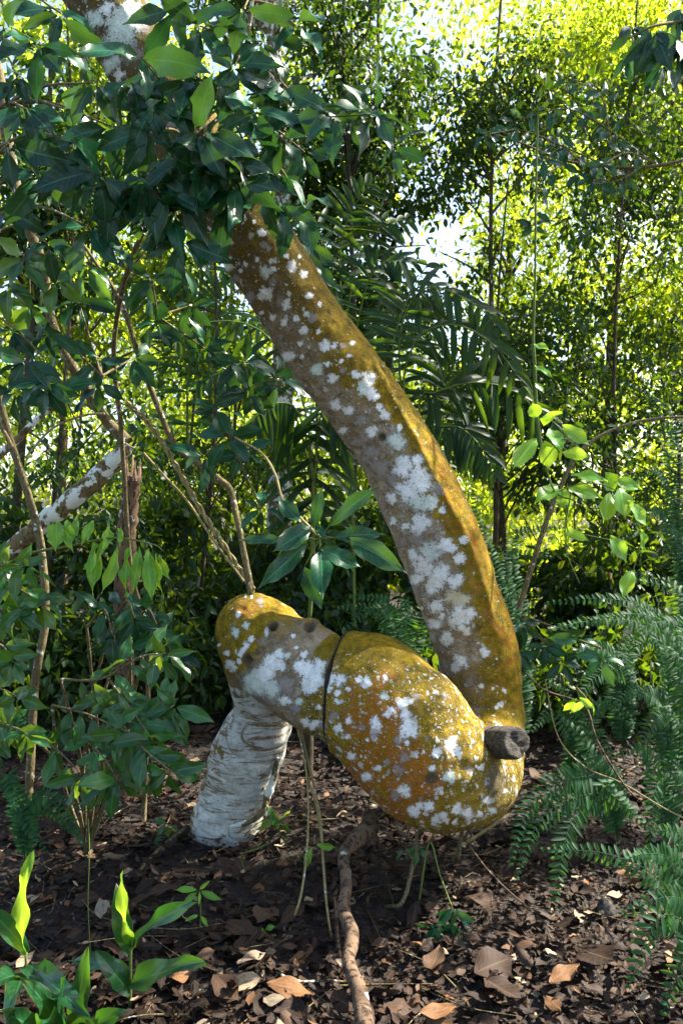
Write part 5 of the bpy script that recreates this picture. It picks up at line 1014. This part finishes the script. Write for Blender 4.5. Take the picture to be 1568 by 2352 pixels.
# large fallen leaves one can single out
FL = [((612, 2262), (722, 2282), 46, .90, 'large pale tan leaf lying crossed by a twig near the bottom centre'),
      ((490, 2240), (570, 2330), 44, .72, 'brown sunlit leaf with a folded edge near the bottom, right of the ginger-like blades'),
      ((395, 2250), (440, 2235), 30, .9, 'short pale sunlit leaf beside the lowest ginger-like blade'),
      ((545, 2215), (620, 2180), 22, .93, 'narrow creamy leaf standing on edge below centre'),
      ((590, 2120), (650, 2070), 50, .8, 'pale mottled leaf with holes in the litter below the log'),
      ((540, 1975), (570, 2030), 50, .62, 'round reddish-brown leaf below the white foot, on the right'),
      ((500, 1975), (525, 2030), 46, .6, 'round brown leaf below the white foot, on the left'),
      ((1070, 2060), (1235, 2085), 28, .70, 'long pinkish-brown leaf lying flat right of the drooping seedling'),
      ((1075, 2040), (1170, 1985), 22, .83, 'slender orange-brown leaf below the right of the swelling'),
      ((1330, 2180), (1430, 2230), 74, .42, 'broad dull brown leaf near the lower right ferns'),
      ((1090, 2240), (1180, 2200), 66, .62, 'very broad grey-brown leaf in the litter at the lower right of centre'),
      ((1110, 2250), (1200, 2310), 60, .5, 'wide dark brown leaf below the very broad grey-brown one'),
      ((1260, 2260), (1330, 2220), 34, .88, 'golden-brown leaf with curled sides near the lower right'),
      ((1250, 2290), (1290, 2330), 26, .87, 'small golden leaf below the curled golden-brown one'),
      ((960, 2330), (1050, 2322), 30, .89, 'yellow-tan leaf at the bottom edge right of the gnarled root'),
      ((985, 2240), (1010, 2170), 40, .78, 'pale pinkish leaf stuck upright beside the drooping seedling'),
      ((1220, 1790), (1290, 1770), 52, .74, 'lobed reddish leaf caught in the shade right of the swelling'),
      ((1330, 2120), (1345, 2060), 26, .93, 'small oval pale leaf left of the broad dull brown one'),
      ((230, 2060), (160, 2075), 30, .55, 'brown leaf lying behind the tall sunlit blade'),
      ((235, 2110), (230, 2040), 30, .94, 'upright curled tan leaf left of the bright new blade'),
      ((410, 2040), (310, 2055), 24, .66, 'long curved brown leaf above the bright new blade'),
      ((450, 2200), (500, 2190), 30, .8, 'sunlit orange-brown leaf touching the tip of the longest blade'),
      ((520, 2120), (580, 2150), 44, .68, 'glossy brown leaf right of the bright seedling'),
      ((295, 1950), (330, 1930), 40, .64, 'wide brown leaf in the litter above the small seedling'),
      ((700, 2080), (610, 2130), 32, .70, 'long orange-tan leaf behind the hanging stems')]
for (bx, by), (tx, ty), w, tn, lab in FL:
    def gp_(x, y):
        d_ = EYE * F / max(y - 1176, 50)
        for _ in range(4): d_ = (EYE - float(gz((x - 784) * d_ / F, d_)) - .05) * F / (y - 1176)
        return np.array([(x - 784) * d_ / F, d_, float(gz((x - 784) * d_ / F, d_)) + .055])
    b0 = gp_(bx, by); t0 = gp_(tx, ty); l = np.linalg.norm(t0 - b0); l = min(l, .15); lm = LM()
    lm.add(np.zeros(3), t0 - b0, np.array([rng.normal(0, .2), -.35, 1]), l, w * b0[1] / F * 1.3, rng.uniform(-.15, .25), rng.uniform(-.15, .3), 12, 6, .3, tn, twist=.8)
    o = lm.build('fallen_leaf', M_litter); o.location = b0; setp(o, lab, 'fallen leaf', 'large fallen leaves')
